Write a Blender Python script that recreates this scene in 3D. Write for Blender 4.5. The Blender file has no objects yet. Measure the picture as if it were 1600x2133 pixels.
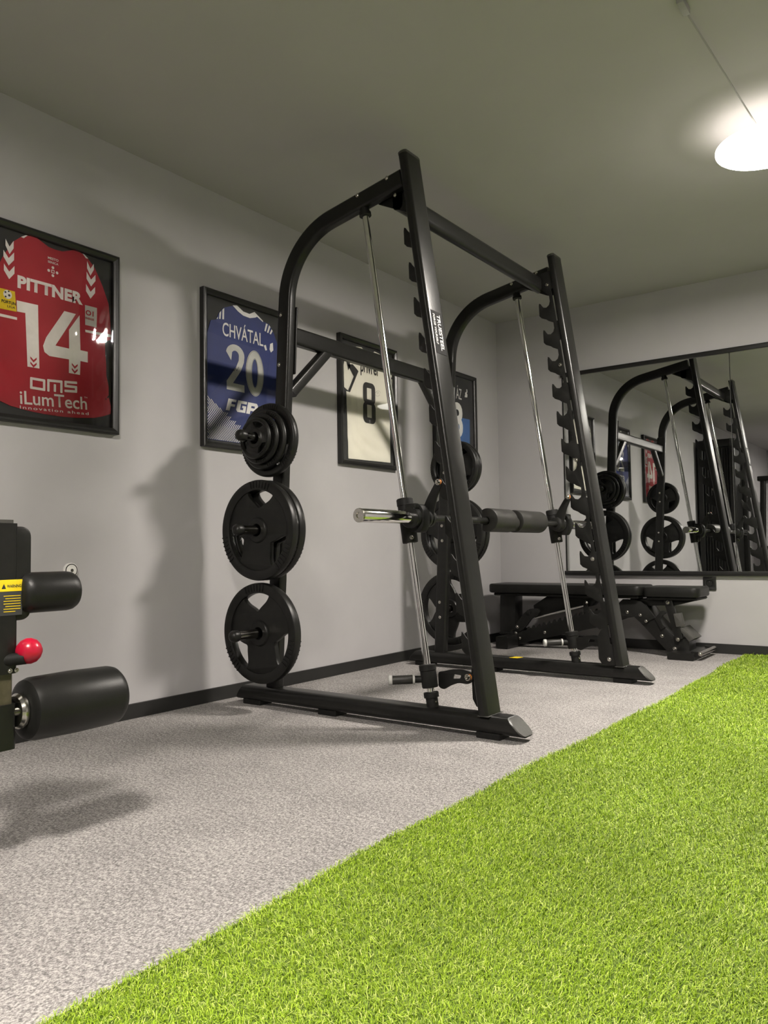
import bpy, bmesh, math, random
import numpy as np
from mathutils import Vector, Matrix
from mathutils.geometry import delaunay_2d_cdt

random.seed(7); rng = np.random.default_rng(7)
scene = bpy.context.scene
COL = scene.collection
PI = math.pi

# ---------------------------------------------------------------- camera
FPX = 1638.2
fw = Vector((-0.5908191, 0.80532409, 0.04884569)).normalized()
rt = Vector((0.80579082, 0.59202795, -0.01428485)); rt = (rt - fw * rt.dot(fw)).normalized()
up = rt.cross(fw)
cd = bpy.data.cameras.new('camera'); cam = bpy.data.objects.new('camera', cd); COL.objects.link(cam)
m = Matrix((rt, up, -fw)).transposed().to_4x4(); m.translation = Vector((2.88975, 0.0, 0.70153))
cam.matrix_world = m
cd.sensor_fit = 'HORIZONTAL'; cd.sensor_width = 36.0; cd.lens = FPX / 1600 * 36.0
cd.clip_start = 0.02; cd.clip_end = 60
scene.camera = cam

# ---------------------------------------------------------------- world, exposure
w = bpy.data.worlds.new('world'); scene.world = w; w.use_nodes = True
w.node_tree.nodes['Background'].inputs[0].default_value = (0.02, 0.02, 0.022, 1)
w.node_tree.nodes['Background'].inputs[1].default_value = 0.2
vs = scene.view_settings
vs.view_transform = 'Standard'; vs.look = 'None'; vs.gamma = 1.0; vs.use_curve_mapping = False
vs.exposure = 0.0
LAMP_STRENGTH = 320.0
LAMP_SPOTS = [(2.30, 3.54), (2.30, 0.0), (2.30, -3.5)]
LAMP_Z = 2.352            # underside of the hanging lamp discs

# room: x from left wall 0 to right wall RX, y from RY0 (behind the camera) to RY1 (mirror wall)
RX, RY0, RY1, RH = 4.55, -5.2, 5.461, 2.47

# ---------------------------------------------------------------- materials
def mat(name, color, rough=0.5, metal=0.0, spec=0.5, **kw):
    mt = bpy.data.materials.new(name); mt.use_nodes = True
    b = mt.node_tree.nodes['Principled BSDF']
    b.inputs['Base Color'].default_value = (*color, 1); b.inputs['Roughness'].default_value = rough
    b.inputs['Metallic'].default_value = metal; b.inputs['Specular IOR Level'].default_value = spec
    for k, v in kw.items(): b.inputs[k].default_value = v
    return mt
def nodes(mt): return mt.node_tree.nodes, mt.node_tree.links, mt.node_tree.nodes['Principled BSDF']
def noisy(mt, c1, c2, scale, detail=4, rough_=0.6, bump=0.0, bscale=None, bdist=0.001, stretch=(1, 1, 1), lo=0.35, hi=0.65):
    n, l, b = nodes(mt)
    tc = n.new('ShaderNodeTexCoord'); mp = n.new('ShaderNodeMapping'); mp.inputs['Scale'].default_value = stretch
    l.new(tc.outputs['Object'], mp.inputs[0])
    t = n.new('ShaderNodeTexNoise'); t.inputs['Scale'].default_value = scale; t.inputs['Detail'].default_value = detail
    t.inputs['Roughness'].default_value = rough_
    l.new(mp.outputs[0], t.inputs['Vector'])
    r = n.new('ShaderNodeValToRGB'); r.color_ramp.elements[0].color = (*c1, 1); r.color_ramp.elements[1].color = (*c2, 1)
    r.color_ramp.elements[0].position = lo; r.color_ramp.elements[1].position = hi
    l.new(t.outputs['Fac'], r.inputs[0]); l.new(r.outputs[0], b.inputs['Base Color'])
    if bump:
        t2 = n.new('ShaderNodeTexNoise'); t2.inputs['Scale'].default_value = bscale or scale; t2.inputs['Detail'].default_value = 3
        l.new(mp.outputs[0], t2.inputs['Vector'])
        bp = n.new('ShaderNodeBump'); bp.inputs['Strength'].default_value = bump; bp.inputs['Distance'].default_value = bdist
        l.new(t2.outputs['Fac'], bp.inputs['Height']); l.new(bp.outputs[0], b.inputs['Normal'])
    return mt

WALLC = (0.40, 0.394, 0.396)
M = {}
M['wall'] = noisy(mat('wall_paint', WALLC, 0.75, spec=0.25), (0.415, 0.406, 0.412), (0.435, 0.426, 0.432), 3.0, bump=0.12, bscale=260, bdist=0.0006)
M['ceil'] = noisy(mat('ceiling_paint', WALLC, 0.8, spec=0.2), (0.43, 0.418, 0.412), (0.445, 0.433, 0.427), 2.0, bump=0.1, bscale=220, bdist=0.0006)
M['steel'] = noisy(mat('black_powder_coat', (0.013, 0.013, 0.012), 0.29, spec=0.3), (0.009, 0.009, 0.0085), (0.012, 0.012, 0.011), 40, bump=0.08, bscale=900, bdist=0.0003)
M['steel2'] = noisy(mat('black_plate_steel', (0.013, 0.013, 0.012), 0.42, spec=0.25), (0.008, 0.008, 0.0075), (0.011, 0.011, 0.010), 30, bump=0.06, bscale=900, bdist=0.0003)
M['rubber'] = noisy(mat('black_rubber', (0.01, 0.01, 0.009), 0.38, spec=0.3), (0.008, 0.008, 0.0075), (0.012, 0.012, 0.011), 25, bump=0.25, bscale=700, bdist=0.0004)
M['matt'] = noisy(mat('matt_black_rubber', (0.01, 0.01, 0.01), 0.55, spec=0.22), (0.008, 0.008, 0.008), (0.013, 0.013, 0.012), 50)
M['vinyl'] = noisy(mat('black_vinyl', (0.01, 0.01, 0.009), 0.4, spec=0.27), (0.008, 0.008, 0.0075), (0.012, 0.012, 0.011), 12, bump=0.3, bscale=420, bdist=0.0006)
M['foam'] = noisy(mat('black_foam', (0.02, 0.0195, 0.018), 0.45, spec=0.4), (0.018, 0.0175, 0.016), (0.024, 0.023, 0.021), 60, bump=0.3, bscale=500, bdist=0.0005)
M['chrome'] = noisy(mat('chrome', (0.82, 0.82, 0.8), 0.09, 1.0), (0.80, 0.80, 0.78), (0.86, 0.86, 0.84), 20)
M['darkchrome'] = noisy(mat('dark_chrome', (0.3, 0.29, 0.27), 0.2, 1.0), (0.26, 0.25, 0.23), (0.34, 0.33, 0.3), 20)
M['bolt'] = noisy(mat('zinc_bolt', (0.5, 0.48, 0.44), 0.2, 1.0), (0.42, 0.41, 0.37), (0.58, 0.56, 0.52), 300)
M['frame'] = noisy(mat('black_lacquered_wood', (0.012, 0.012, 0.012), 0.32, spec=0.5), (0.011, 0.011, 0.011), (0.015, 0.015, 0.014), 20, stretch=(1, 1, 8))
M['backing'] = noisy(mat('charcoal_card', (0.035, 0.036, 0.036), 0.8), (0.032, 0.033, 0.033), (0.04, 0.041, 0.041), 8)
M['base'] = noisy(mat('black_baseboard', (0.015, 0.015, 0.0145), 0.45), (0.014, 0.014, 0.0135), (0.018, 0.018, 0.017), 6)
M['grey'] = noisy(mat('grey_plastic', (0.42, 0.42, 0.4), 0.45), (0.40, 0.40, 0.38), (0.45, 0.45, 0.43), 90)
M['cap'] = noisy(mat('dark_grey_plastic_cap', (0.05, 0.049, 0.044), 0.42), (0.045, 0.044, 0.04), (0.055, 0.054, 0.049), 90)
M['red'] = noisy(mat('glossy_red_plastic', (0.42, 0.006, 0.03), 0.28), (0.40, 0.005, 0.026), (0.45, 0.008, 0.034), 8)
M['orange'] = noisy(mat('orange_washer', (0.75, 0.25, 0.05), 0.4), (0.7, 0.23, 0.045), (0.8, 0.28, 0.06), 90)
M['brass'] = noisy(mat('worn_bronze_tube', (0.06, 0.052, 0.03), 0.35), (0.05, 0.043, 0.025), (0.075, 0.066, 0.04), 40)
M['yellow'] = noisy(mat('yellow_print', (0.78, 0.58, 0.01), 0.45), (0.75, 0.56, 0.01), (0.82, 0.62, 0.015), 60)
M['sticker'] = noisy(mat('black_sticker', (0.004, 0.004, 0.004), 0.6, spec=0.1), (0.003, 0.003, 0.003), (0.005, 0.005, 0.005), 60)
M['whiteprint'] = noisy(mat('white_print', (0.85, 0.84, 0.8), 0.5), (0.82, 0.81, 0.77), (0.88, 0.87, 0.83), 30)
M['blackprint'] = noisy(mat('black_print', (0.02, 0.02, 0.02), 0.55), (0.018, 0.018, 0.018), (0.025, 0.025, 0.025), 30)
M['greyprint'] = noisy(mat('grey_print', (0.2, 0.2, 0.2), 0.55), (0.18, 0.18, 0.18), (0.22, 0.22, 0.22), 30)
M['silver'] = noisy(mat('silver_print', (0.55, 0.55, 0.5), 0.4), (0.5, 0.5, 0.46), (0.6, 0.6, 0.55), 12)
M['redcloth'] = noisy(mat('red_jersey_cloth', (0.42, 0.02, 0.035), 0.65), (0.40, 0.018, 0.032), (0.45, 0.024, 0.04), 9, bump=0.2, bscale=900, bdist=0.0004)
M['bluecloth'] = noisy(mat('blue_jersey_cloth', (0.018, 0.034, 0.16), 0.6), (0.016, 0.031, 0.145), (0.021, 0.038, 0.18), 9, bump=0.2, bscale=900, bdist=0.0004)
M['whitecloth'] = noisy(mat('white_jersey_cloth', (0.78, 0.76, 0.66), 0.65), (0.76, 0.74, 0.64), (0.8, 0.78, 0.68), 9, bump=0.2, bscale=900, bdist=0.0004)
M['blackcloth'] = noisy(mat('black_jersey_cloth', (0.02, 0.021, 0.024), 0.7), (0.018, 0.019, 0.022), (0.024, 0.025, 0.028), 9)
M['skycloth'] = noisy(mat('sky_blue_cloth', (0.05, 0.14, 0.36), 0.65), (0.045, 0.13, 0.34), (0.055, 0.15, 0.38), 9)
M['satin'] = noisy(mat('satin_white_metal', (0.86, 0.85, 0.82), 0.35, 0.2), (0.84, 0.83, 0.8), (0.88, 0.87, 0.84), 90)
M['whitelamp'] = noisy(mat('white_lamp_ring', (0.8, 0.8, 0.78), 0.4), (0.78, 0.78, 0.76), (0.82, 0.82, 0.8), 20)
M['conduit'] = noisy(mat('grey_conduit', (0.34, 0.335, 0.325), 0.6), (0.33, 0.325, 0.315), (0.35, 0.345, 0.335), 20)
# mirror
mm = mat('mirror_glass', (0.82, 0.84, 0.83), 0.0, 1.0); M['mirror'] = mm
# picture glass: clear sheet with a fresnel reflection
g = bpy.data.materials.new('picture_glass'); g.use_nodes = True; n = g.node_tree.nodes; l = g.node_tree.links
n.remove(n['Principled BSDF'])
tr = n.new('ShaderNodeBsdfTransparent'); gl = n.new('ShaderNodeBsdfGlossy'); gl.inputs['Roughness'].default_value = 0.03
fr = n.new('ShaderNodeFresnel'); fr.inputs['IOR'].default_value = 1.5; mx = n.new('ShaderNodeMixShader')
l.new(fr.outputs[0], mx.inputs[0]); l.new(tr.outputs[0], mx.inputs[1]); l.new(gl.outputs[0], mx.inputs[2])
l.new(mx.outputs[0], n['Material Output'].inputs['Surface']); M['glass'] = g
# lamp diffuser
e = mat('opal_diffuser', (0.9, 0.88, 0.84), 0.4); bs = e.node_tree.nodes['Principled BSDF']
bs.inputs['Emission Color'].default_value = (1.0, 0.925, 0.84, 1); bs.inputs['Emission Strength'].default_value = LAMP_STRENGTH
M['opal'] = e
e2 = mat('top_glow_opal', (0.9, 0.88, 0.84), 0.4); bs = e2.node_tree.nodes['Principled BSDF']
bs.inputs['Emission Color'].default_value = (1.0, 0.93, 0.84, 1); bs.inputs['Emission Strength'].default_value = 3.0  # weak upward glow, added to imitate lens glare on the ceiling
M['top_glow'] = e2
e3 = e2.copy(); e3.name = 'opal_diffuser_rim'; e3.node_tree.nodes['Principled BSDF'].inputs['Emission Strength'].default_value = 5.0; M['opal_side'] = e3
# carpet
cp = mat('grey_needle_felt', (0.3, 0.29, 0.28), 0.95, spec=0.1); n, l, b = nodes(cp)
tc = n.new('ShaderNodeTexCoord')
def tex(scale, detail, stretch, rough=0.6):
    mp = n.new('ShaderNodeMapping'); mp.inputs['Scale'].default_value = stretch; l.new(tc.outputs['Object'], mp.inputs[0])
    t = n.new('ShaderNodeTexNoise'); t.inputs['Scale'].default_value = scale; t.inputs['Detail'].default_value = detail
    t.inputs['Roughness'].default_value = rough; l.new(mp.outputs[0], t.inputs['Vector']); return t
ta = tex(230, 3, (1, 0.6, 1), 0.8); tb = tex(75, 4, (1, 1, 1), 0.7); tcn = tex(5, 2, (1, 1, 1))
add = n.new('ShaderNodeMath'); add.operation = 'MULTIPLY_ADD'; l.new(tb.outputs['Fac'], add.inputs[0]); add.inputs[1].default_value = 0.5
l.new(ta.outputs['Fac'], add.inputs[2])
ad2 = n.new('ShaderNodeMath'); ad2.operation = 'MULTIPLY_ADD'; l.new(tcn.outputs['Fac'], ad2.inputs[0]); ad2.inputs[1].default_value = 0.12
l.new(add.outputs[0], ad2.inputs[2])
r = n.new('ShaderNodeValToRGB'); r.color_ramp.elements[0].position = 0.66; r.color_ramp.elements[1].position = 0.95
r.color_ramp.elements[0].color = (0.125, 0.119, 0.118, 1); r.color_ramp.elements[1].color = (0.50, 0.475, 0.46, 1)
mid = r.color_ramp.elements.new(0.79); mid.color = (0.25, 0.238, 0.232, 1)
l.new(ad2.outputs[0], r.inputs[0]); l.new(r.outputs[0], b.inputs['Base Color'])
bp = n.new('ShaderNodeBump'); bp.inputs['Strength'].default_value = 0.6; bp.inputs['Distance'].default_value = 0.003
l.new(ta.outputs['Fac'], bp.inputs['Height']); l.new(bp.outputs[0], b.inputs['Normal'])
M['carpet'] = cp
# grass
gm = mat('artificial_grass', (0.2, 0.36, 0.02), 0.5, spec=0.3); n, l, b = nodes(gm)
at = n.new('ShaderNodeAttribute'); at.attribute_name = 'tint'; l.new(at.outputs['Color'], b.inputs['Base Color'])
M['grass'] = gm
M['turfback'] = noisy(mat('turf_backing', (0.10, 0.16, 0.02), 0.9), (0.08, 0.13, 0.015), (0.15, 0.22, 0.03), 120)

# ---------------------------------------------------------------- helpers
def finish(me, mt, smooth=35):
    me.materials.clear(); me.materials.append(mt)
    if smooth:
        for p in me.polygons: p.use_smooth = True
        me.set_sharp_from_angle(angle=math.radians(smooth))
    return me
def link(name, me, parent=None, loc=None):
    o = bpy.data.objects.new(name, me); COL.objects.link(o)
    if loc is not None: o.location = loc
    if parent is not None: o.parent = parent
    return o
class G:
    """collects shapes in world coordinates, then links them as ONE mesh object"""
    def __init__(s): s.bm = bmesh.new()
    def box(s, a, b, bev=0.0, seg=2):
        t = bmesh.new(); bmesh.ops.create_cube(t, size=1)
        for v in t.verts: v.co = Vector([a[i] + (v.co[i] + .5) * (b[i] - a[i]) for i in range(3)])
        if bev: bmesh.ops.bevel(t, geom=t.edges[:], offset=bev, segments=seg, affect='EDGES', profile=0.5)
        s._add(t); return s
    def _add(s, t, mx=None):
        if mx is not None: t.transform(mx)
        bmesh.ops.recalc_face_normals(t, faces=t.faces[:])
        me = bpy.data.meshes.new('t'); t.to_mesh(me); t.free(); s.bm.from_mesh(me); bpy.data.meshes.remove(me)
    def mesh(s, me, mx=None):
        t = bmesh.new(); t.from_mesh(me); s._add(t, mx); return s
    def sweep(s, path, prof, side=(0, 1, 0), cap=True, scales=None):
        """prof: list of (a,b), a along `side`, b along the other normal; path: list of points"""
        t = bmesh.new(); side = Vector(side).normalized(); P = [Vector(p) for p in path]; rings = []
        for i, p in enumerate(P):
            if i == 0: tg = P[1] - P[0]; k = 1
            elif i == len(P) - 1: tg = P[-1] - P[-2]; k = 1
            else:
                a = (P[i] - P[i-1]).normalized(); c = (P[i+1] - P[i]).normalized(); tg = a + c; k = 1 / max(0.3, tg.normalized().dot(a))
            tg.normalize(); nn = tg.cross(side).normalized(); sd = nn.cross(tg).normalized()
            sc = scales[i] if scales else 1
            rings.append([t.verts.new(p + sd * a_ * sc + nn * b_ * k * sc) for a_, b_ in prof])
        m_ = len(prof)
        for q in range(len(rings) - 1):
            for j in range(m_): t.faces.new((rings[q][j], rings[q][(j+1) % m_], rings[q+1][(j+1) % m_], rings[q+1][j]))
        if cap: t.faces.new(rings[0][::-1]); t.faces.new(rings[-1])
        s._add(t); return s
    def tube(s, a, b, r, n_=24, r2=None, bev=0.0):
        a, b = Vector(a), Vector(b); d = (b - a); L = d.length; d.normalize()
        side = Vector((0, 0, 1)) if abs(d.z) < 0.9 else Vector((0, 1, 0))
        side = (side - d * side.dot(d)).normalized(); r2 = r if r2 is None else r2
        if bev: pts = [(0, r - bev), (bev * .3, r - bev * .3), (bev, r), (L - bev, r2), (L - bev * .3, r2 - bev * .3), (L, r2 - bev)]
        else: pts = [(0, r), (L, r2)]
        return s.lathe(a, d, pts, n_)
    def lathe(s, a, d, pts, n_=32, closed=False):
        """revolve (distance along d, radius) pairs about the axis a + t d"""
        t = bmesh.new(); a = Vector(a); d = Vector(d).normalized()
        u = Vector((0, 0, 1)) if abs(d.z) < 0.9 else Vector((1, 0, 0)); u = (u - d * u.dot(d)).normalized(); v = d.cross(u)
        rings = []
        for h, r_ in pts: rings.append([t.verts.new(a + d * h + (u * math.cos(2*PI*k/n_) + v * math.sin(2*PI*k/n_)) * max(r_, 1e-5)) for k in range(n_)])
        q = len(rings)
        for i in range(q - 1 + (1 if closed else 0)):
            A, B = rings[i], rings[(i+1) % q]
            for k in range(n_): t.faces.new((A[k], A[(k+1) % n_], B[(k+1) % n_], B[k]))
        if not closed: t.faces.new(rings[0][::-1]); t.faces.new(rings[-1])
        s._add(t); return s
    def flat(s, loops, y0, y1, bev=0.0, plane='xz'):
        """outline loops (first outer, rest holes), extruded between y0 and y1"""
        me = flat_mesh(loops, abs(y1 - y0), bev); c = (y0 + y1) / 2
        if plane == 'xz': mx = Matrix(((1, 0, 0, 0), (0, 0, -1, c), (0, 1, 0, 0), (0, 0, 0, 1)))
        elif plane == 'yz': mx = Matrix(((0, 0, 1, c), (1, 0, 0, 0), (0, 1, 0, 0), (0, 0, 0, 1)))
        else: mx = Matrix(((1, 0, 0, 0), (0, 1, 0, 0), (0, 0, 1, c), (0, 0, 0, 1)))
        s.mesh(me, mx); bpy.data.meshes.remove(me); return s
    def done(s, name, mt, parent=None, loc=(0, 0, 0), smooth=35):
        """vertices are written relative to the world position of loc/parent"""
        me = bpy.data.meshes.new(name); s.bm.to_mesh(me); s.bm.free()
        o = bpy.data.objects.new(name, me); COL.objects.link(o)
        org = Vector(loc)
        if parent is not None:
            o.parent = parent; org = wpos(parent)
        else: o.location = org
        me.transform(Matrix.Translation(-org)); finish(me, mt, smooth); return o
def wpos(o):
    p = Vector(o.location)
    while o.parent is not None: o = o.parent; p += Vector(o.location)
    return p
def flat_mesh(loops, depth, bev=0.0):
    cu = bpy.data.curves.new('c', 'CURVE'); cu.dimensions = '2D'; cu.fill_mode = 'BOTH'
    for lp in loops:
        sp = cu.splines.new('POLY'); sp.points.add(len(lp) - 1)
        for i, (x, y) in enumerate(lp): sp.points[i].co = (x, y, 0, 1)
        sp.use_cyclic_u = True
    cu.extrude = max(depth / 2 - bev, 0.0001); cu.bevel_depth = bev; cu.bevel_resolution = 1
    if bev: cu.offset = -bev
    ob = bpy.data.objects.new('c', cu); me = bpy.data.meshes.new_from_object(ob)
    bpy.data.objects.remove(ob); bpy.data.curves.remove(cu)
    t = bmesh.new(); t.from_mesh(me); bmesh.ops.remove_doubles(t, verts=t.verts[:], dist=1e-5); t.to_mesh(me); t.free()
    return me
def rrect(a, b, r, n_=5):
    pts = []
    for cx, cy, a0 in ((a/2 - r, b/2 - r, 0), (-a/2 + r, b/2 - r, 90), (-a/2 + r, -b/2 + r, 180), (a/2 - r, -b/2 + r, 270)):
        for k in range(n_ + 1):
            t = math.radians(a0 + 90 * k / n_); pts.append((cx + r * math.cos(t), cy + r * math.sin(t)))
    return pts
def circ(cx, cy, r, n_=24): return [(cx + r * math.cos(2*PI*k/n_), cy + r * math.sin(2*PI*k/n_)) for k in range(n_)]
def roundpoly(pts, r=0.01, n_=4):
    out = []; N = len(pts)
    for i in range(N):
        p = Vector(pts[i]); a = Vector(pts[i-1]); c = Vector(pts[(i+1) % N])
        da, dc = (a - p), (c - p); rr = min(r, da.length * .45, dc.length * .45); da.normalize(); dc.normalize()
        s_, e_ = p + da * rr, p + dc * rr
        for k in range(n_ + 1):
            t = k / n_; q = s_ * (1-t)**2 + p * 2*t*(1-t) + e_ * t*t; out.append((q.x, q.y))
    return out
def tag(o, label, cat, group=None, kind=None):
    o['label'] = label; o['category'] = cat
    if group: o['group'] = group
    if kind: o['kind'] = kind
    return o
def thing(name, loc, label, cat, group=None):
    o = bpy.data.objects.new(name, None); COL.objects.link(o); o.location = loc; o.empty_display_size = 0.1
    return tag(o, label, cat, group)
def part_label(o, t): o['label'] = t; return o
def textmesh(txt, size=1.0, bold=0.0, spacing=1.0, extr=0.0):
    """text mesh in its own XY plane, normalised so its box starts at 0,0"""
    cu = bpy.data.curves.new('t', 'FONT'); cu.body = txt; cu.size = size; cu.offset = bold; cu.space_character = spacing
    cu.extrude = extr; cu.resolution_u = 4
    ob = bpy.data.objects.new('t', cu); COL.objects.link(ob); dg = bpy.context.evaluated_depsgraph_get(); dg.update()
    me = bpy.data.meshes.new_from_object(ob.evaluated_get(dg)); bpy.data.objects.remove(ob); bpy.data.curves.remove(cu)
    co = np.empty(len(me.vertices) * 3); me.vertices.foreach_get('co', co); co = co.reshape(-1, 3)
    co[:, :2] -= co[:, :2].min(0); me.vertices.foreach_set('co', co.ravel())
    me['w'] = float(co[:, 0].max()); me['h'] = float(co[:, 1].max()); return me

# ---------------------------------------------------------------- room
def structure(o): o['kind'] = 'structure'; return o
T = 0.12
structure(G().box((-T, RY0 - T, -T), (RX + T, RY1 + T, 0)).done('floor', M['carpet'], smooth=0))
structure(G().box((-T, RY0 - T, RH), (RX + T, RY1 + T, RH + T)).done('ceiling', M['ceil'], smooth=0))
structure(G().box((-T, RY0 - T, 0), (0, RY1 + T, RH)).done('wall_left', M['wall'], smooth=0))
structure(G().box((RX, RY0 - T, 0), (RX + T, RY1 + T, RH)).done('wall_right', M['wall'], smooth=0))
structure(G().box((0, RY1, 0), (RX, RY1 + T, RH)).done('wall_back', M['wall'], smooth=0))
structure(G().box((0, RY0 - T, 0), (RX, RY0, RH)).done('wall_front', M['wall'], smooth=0))
BH = 0.063
structure(G().box((0, RY0, 0), (0.012, RY1, BH), 0.0015, 1).done('baseboard_left', M['base'], smooth=0))
structure(G().box((RX - 0.012, RY0, 0), (RX, RY1, BH), 0.0015, 1).done('baseboard_right', M['base'], smooth=0))
structure(G().box((0.012, RY1 - 0.012, 0), (RX - 0.012, RY1, BH), 0.0015, 1).done('baseboard_back', M['base'], smooth=0))
structure(G().box((0.012, RY0, 0), (RX - 0.012, RY0 + 0.012, BH), 0.0015, 1).done('baseboard_front', M['base'], smooth=0))

# ---------------------------------------------------------------- ceiling lamps
lamp_labels = ['round glowing ceiling lamp nearest the mirror wall, at the end of the cable duct',
               'round glowing ceiling lamp above the near end of the turf, middle of the row',
               'round glowing ceiling lamp in the dark rear of the room, farthest from the mirror']
for (lx, ly), lb in zip(LAMP_SPOTS, lamp_labels):
    t = thing('ceiling_lamp', (lx, ly, RH), lb, 'lamp', 'round ceiling lamps')
    z_ = LAMP_Z
    G().lathe((lx, ly, z_ + .004), (0, 0, 1), [(0, 0.196), (0.003, 0.199), (0.013, 0.199), (0.016, 0.196), (0.016, 0.189), (0.004, 0.189)], 64, closed=True).done('shade_ring', M['opal_side'], t)
    G().lathe((lx, ly, z_), (0, 0, 1), [(0, 0.001), (0, 0.190), (0.0035, 0.195), (0.006, 0.189), (0.006, 0.001)], 64).done('diffuser', M['opal'], t)
    G().lathe((lx, ly, z_ + .012), (0, 0, 1), [(0, 0.001), (0, 0.1885), (0.004, 0.1885), (0.007, 0.14), (0.007, 0.001)], 64).done('added_top_glow', M['top_glow'], t)  # added glowing disc that brightens the ceiling, not a known lamp part
    G().lathe((lx, ly, z_ + .018), (0, 0, 1), [(0, 0.03), (0.012, 0.028), (0.02, 0.012), (0.02, 0.001)], 24).done('cable_grip', M['whitelamp'], t)
    G().tube((lx, ly, z_ + .034), (lx - .072, ly - .92, RH - .012), .0028, 10).done('cable', M['conduit'], t)
    G().box((lx - .084, ly - .99, RH - .022), (lx - .060, ly - .91, RH - .0004), .003, 2).done('ceiling_clip', M['conduit'], t)

# ---------------------------------------------------------------- turf
TX0, TX1, TY0, TY1 = 1.752, 3.3, -0.6, 5.445
def edge_x(y): return TX0 + 0.012 * np.sin(y * 1.9 + 1.0) + 0.006 * np.sin(y * 7.3)
ys = np.linspace(TY0, TY1, 60)
turf = thing('turf_strip', ((TX0 + TX1) / 2, 2.4, 0), 'bright green artificial turf strip laid along the grey carpet', 'turf')
lp = [(float(edge_x(y)) + 0.004, float(y)) for y in ys][::-1] + [(TX1, TY0), (TX1, TY1)]
G().flat([lp[::-1]], 0.0005, 0.006, plane='xy').done('backing', M['turfback'], turf, smooth=0)
def blades():
    # density falls with distance from the camera, blade width grows with it
    V = []; n_tot = 0; cx, cy = 2.89, 0.0
    cells = []
    step = 0.1
    for yy in np.arange(TY0, TY1, step):
        for xx in np.arange(TX0 - 0.05, TX1, step):
            ex, ey = xx + step/2, yy + step/2; dx, dy = ex - cx, ey - cy; d = math.hypot(dx, dy)
            ang = math.degrees(math.atan2(dx, dy))          # 0 = +y
            vis = d < 0.75 or (-75 < ang < 4)
            if ey < 0.3 and d > 0.9: vis = False
            dens = (95000 if d < 1.3 else 95000 * (1.3 / d) ** 1.15) if vis else 22000
            cells.append((xx, yy, int(dens * step * step), 1.0 if vis else 1.8, d))
    for xx, yy, k, wmul, d in cells:
        p = rng.random((k, 2)) * step + (xx, yy)
        e = edge_x(p[:, 1]); p = p[(p[:, 0] > e + rng.normal(0, .0015, k)) & (p[:, 0] < TX1 - .003) & (p[:, 1] < TY1 - .003)]
        if len(p): V.append(np.column_stack([p, np.full(len(p), max(1.0, (d / 1.3) ** 0.6) * wmul)]))
    V = np.vstack(V); N = len(V)
    L = rng.uniform(0.010, 0.021, N); L[rng.random(N) < .25] *= .7
    wd = 0.0006 * V[:, 2] * rng.uniform(.8, 1.3, N)
    th = rng.uniform(0, 2*PI, N); lean = rng.uniform(0.25, 1.15, N); curl = rng.uniform(-.3, 1.3, N)
    ph = rng.uniform(0, PI, N)
    dirx, diry = np.cos(th), np.sin(th)
    # turf nap: a slow drift of the lean direction
    dirx = dirx + 0.35 * np.sin(V[:, 1] * 5 + V[:, 0] * 3); diry = diry - 0.3
    side = np.stack([-np.sin(th + ph * .3), np.cos(th + ph * .3), np.zeros(N)], 1)
    base = np.stack([V[:, 0], V[:, 1], np.full(N, 0.005)], 1)
    def pt(f):
        a = lean * f + curl * f * f
        h = L * f * np.cos(np.minimum(a, 1.45)) ; r_ = L * f * np.sin(np.minimum(a, 1.5))
        return base + np.stack([dirx * r_, diry * r_, h], 1)
    p0, p1, p2 = pt(0.0), pt(0.55), pt(1.0)
    s0 = side * wd[:, None]
    co = np.stack([p0 - s0, p0 + s0, p1 - s0 * .9, p1 + s0 * .9, p2], 1).reshape(-1, 3)
    me = bpy.data.meshes.new('grass_blades')
    me.vertices.add(N * 5); me.vertices.foreach_set('co', co.ravel())
    i = np.arange(N)[:, None] * 5
    quads = np.hstack([i, i+1, i+3, i+2]); tris = np.hstack([i+2, i+3, i+4])
    loops = np.hstack([quads, tris]).ravel()
    me.loops.add(N * 7); me.loops.foreach_set('vertex_index', loops)
    me.polygons.add(N * 2)
    st = np.stack([np.arange(N) * 7, np.arange(N) * 7 + 4], 1).ravel(); me.polygons.foreach_set('loop_start', st)
    me.update(calc_edges=True)
    c1 = np.array([0.36, 0.50, 0.02]); c2 = np.array([0.58, 0.72, 0.07]); c3 = np.array([0.22, 0.34, 0.015]); c4 = np.array([0.78, 0.84, 0.22])
    k = rng.random(N)[:, None]; col = np.where(k < .45, c1 + (c2 - c1) * k / .45, np.where(k < .72, c1, np.where(k < .86, c3, c4)))
    col = col * rng.uniform(.85, 1.12, N)[:, None]
    patch = 1 + 0.09 * np.sin(V[:, 0] * 9 + 1.3 * np.sin(V[:, 1] * 4)) * np.sin(V[:, 1] * 6.5)
    col = col * patch[:, None] * np.array([.76, .84, .82])
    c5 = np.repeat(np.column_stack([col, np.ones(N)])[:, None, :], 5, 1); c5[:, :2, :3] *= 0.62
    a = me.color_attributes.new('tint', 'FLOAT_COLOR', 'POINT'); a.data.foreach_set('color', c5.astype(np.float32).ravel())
    return me
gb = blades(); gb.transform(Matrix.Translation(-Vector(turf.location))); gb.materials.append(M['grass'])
o = link('grass_blades', gb, turf); o['kind'] = 'stuff'

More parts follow.
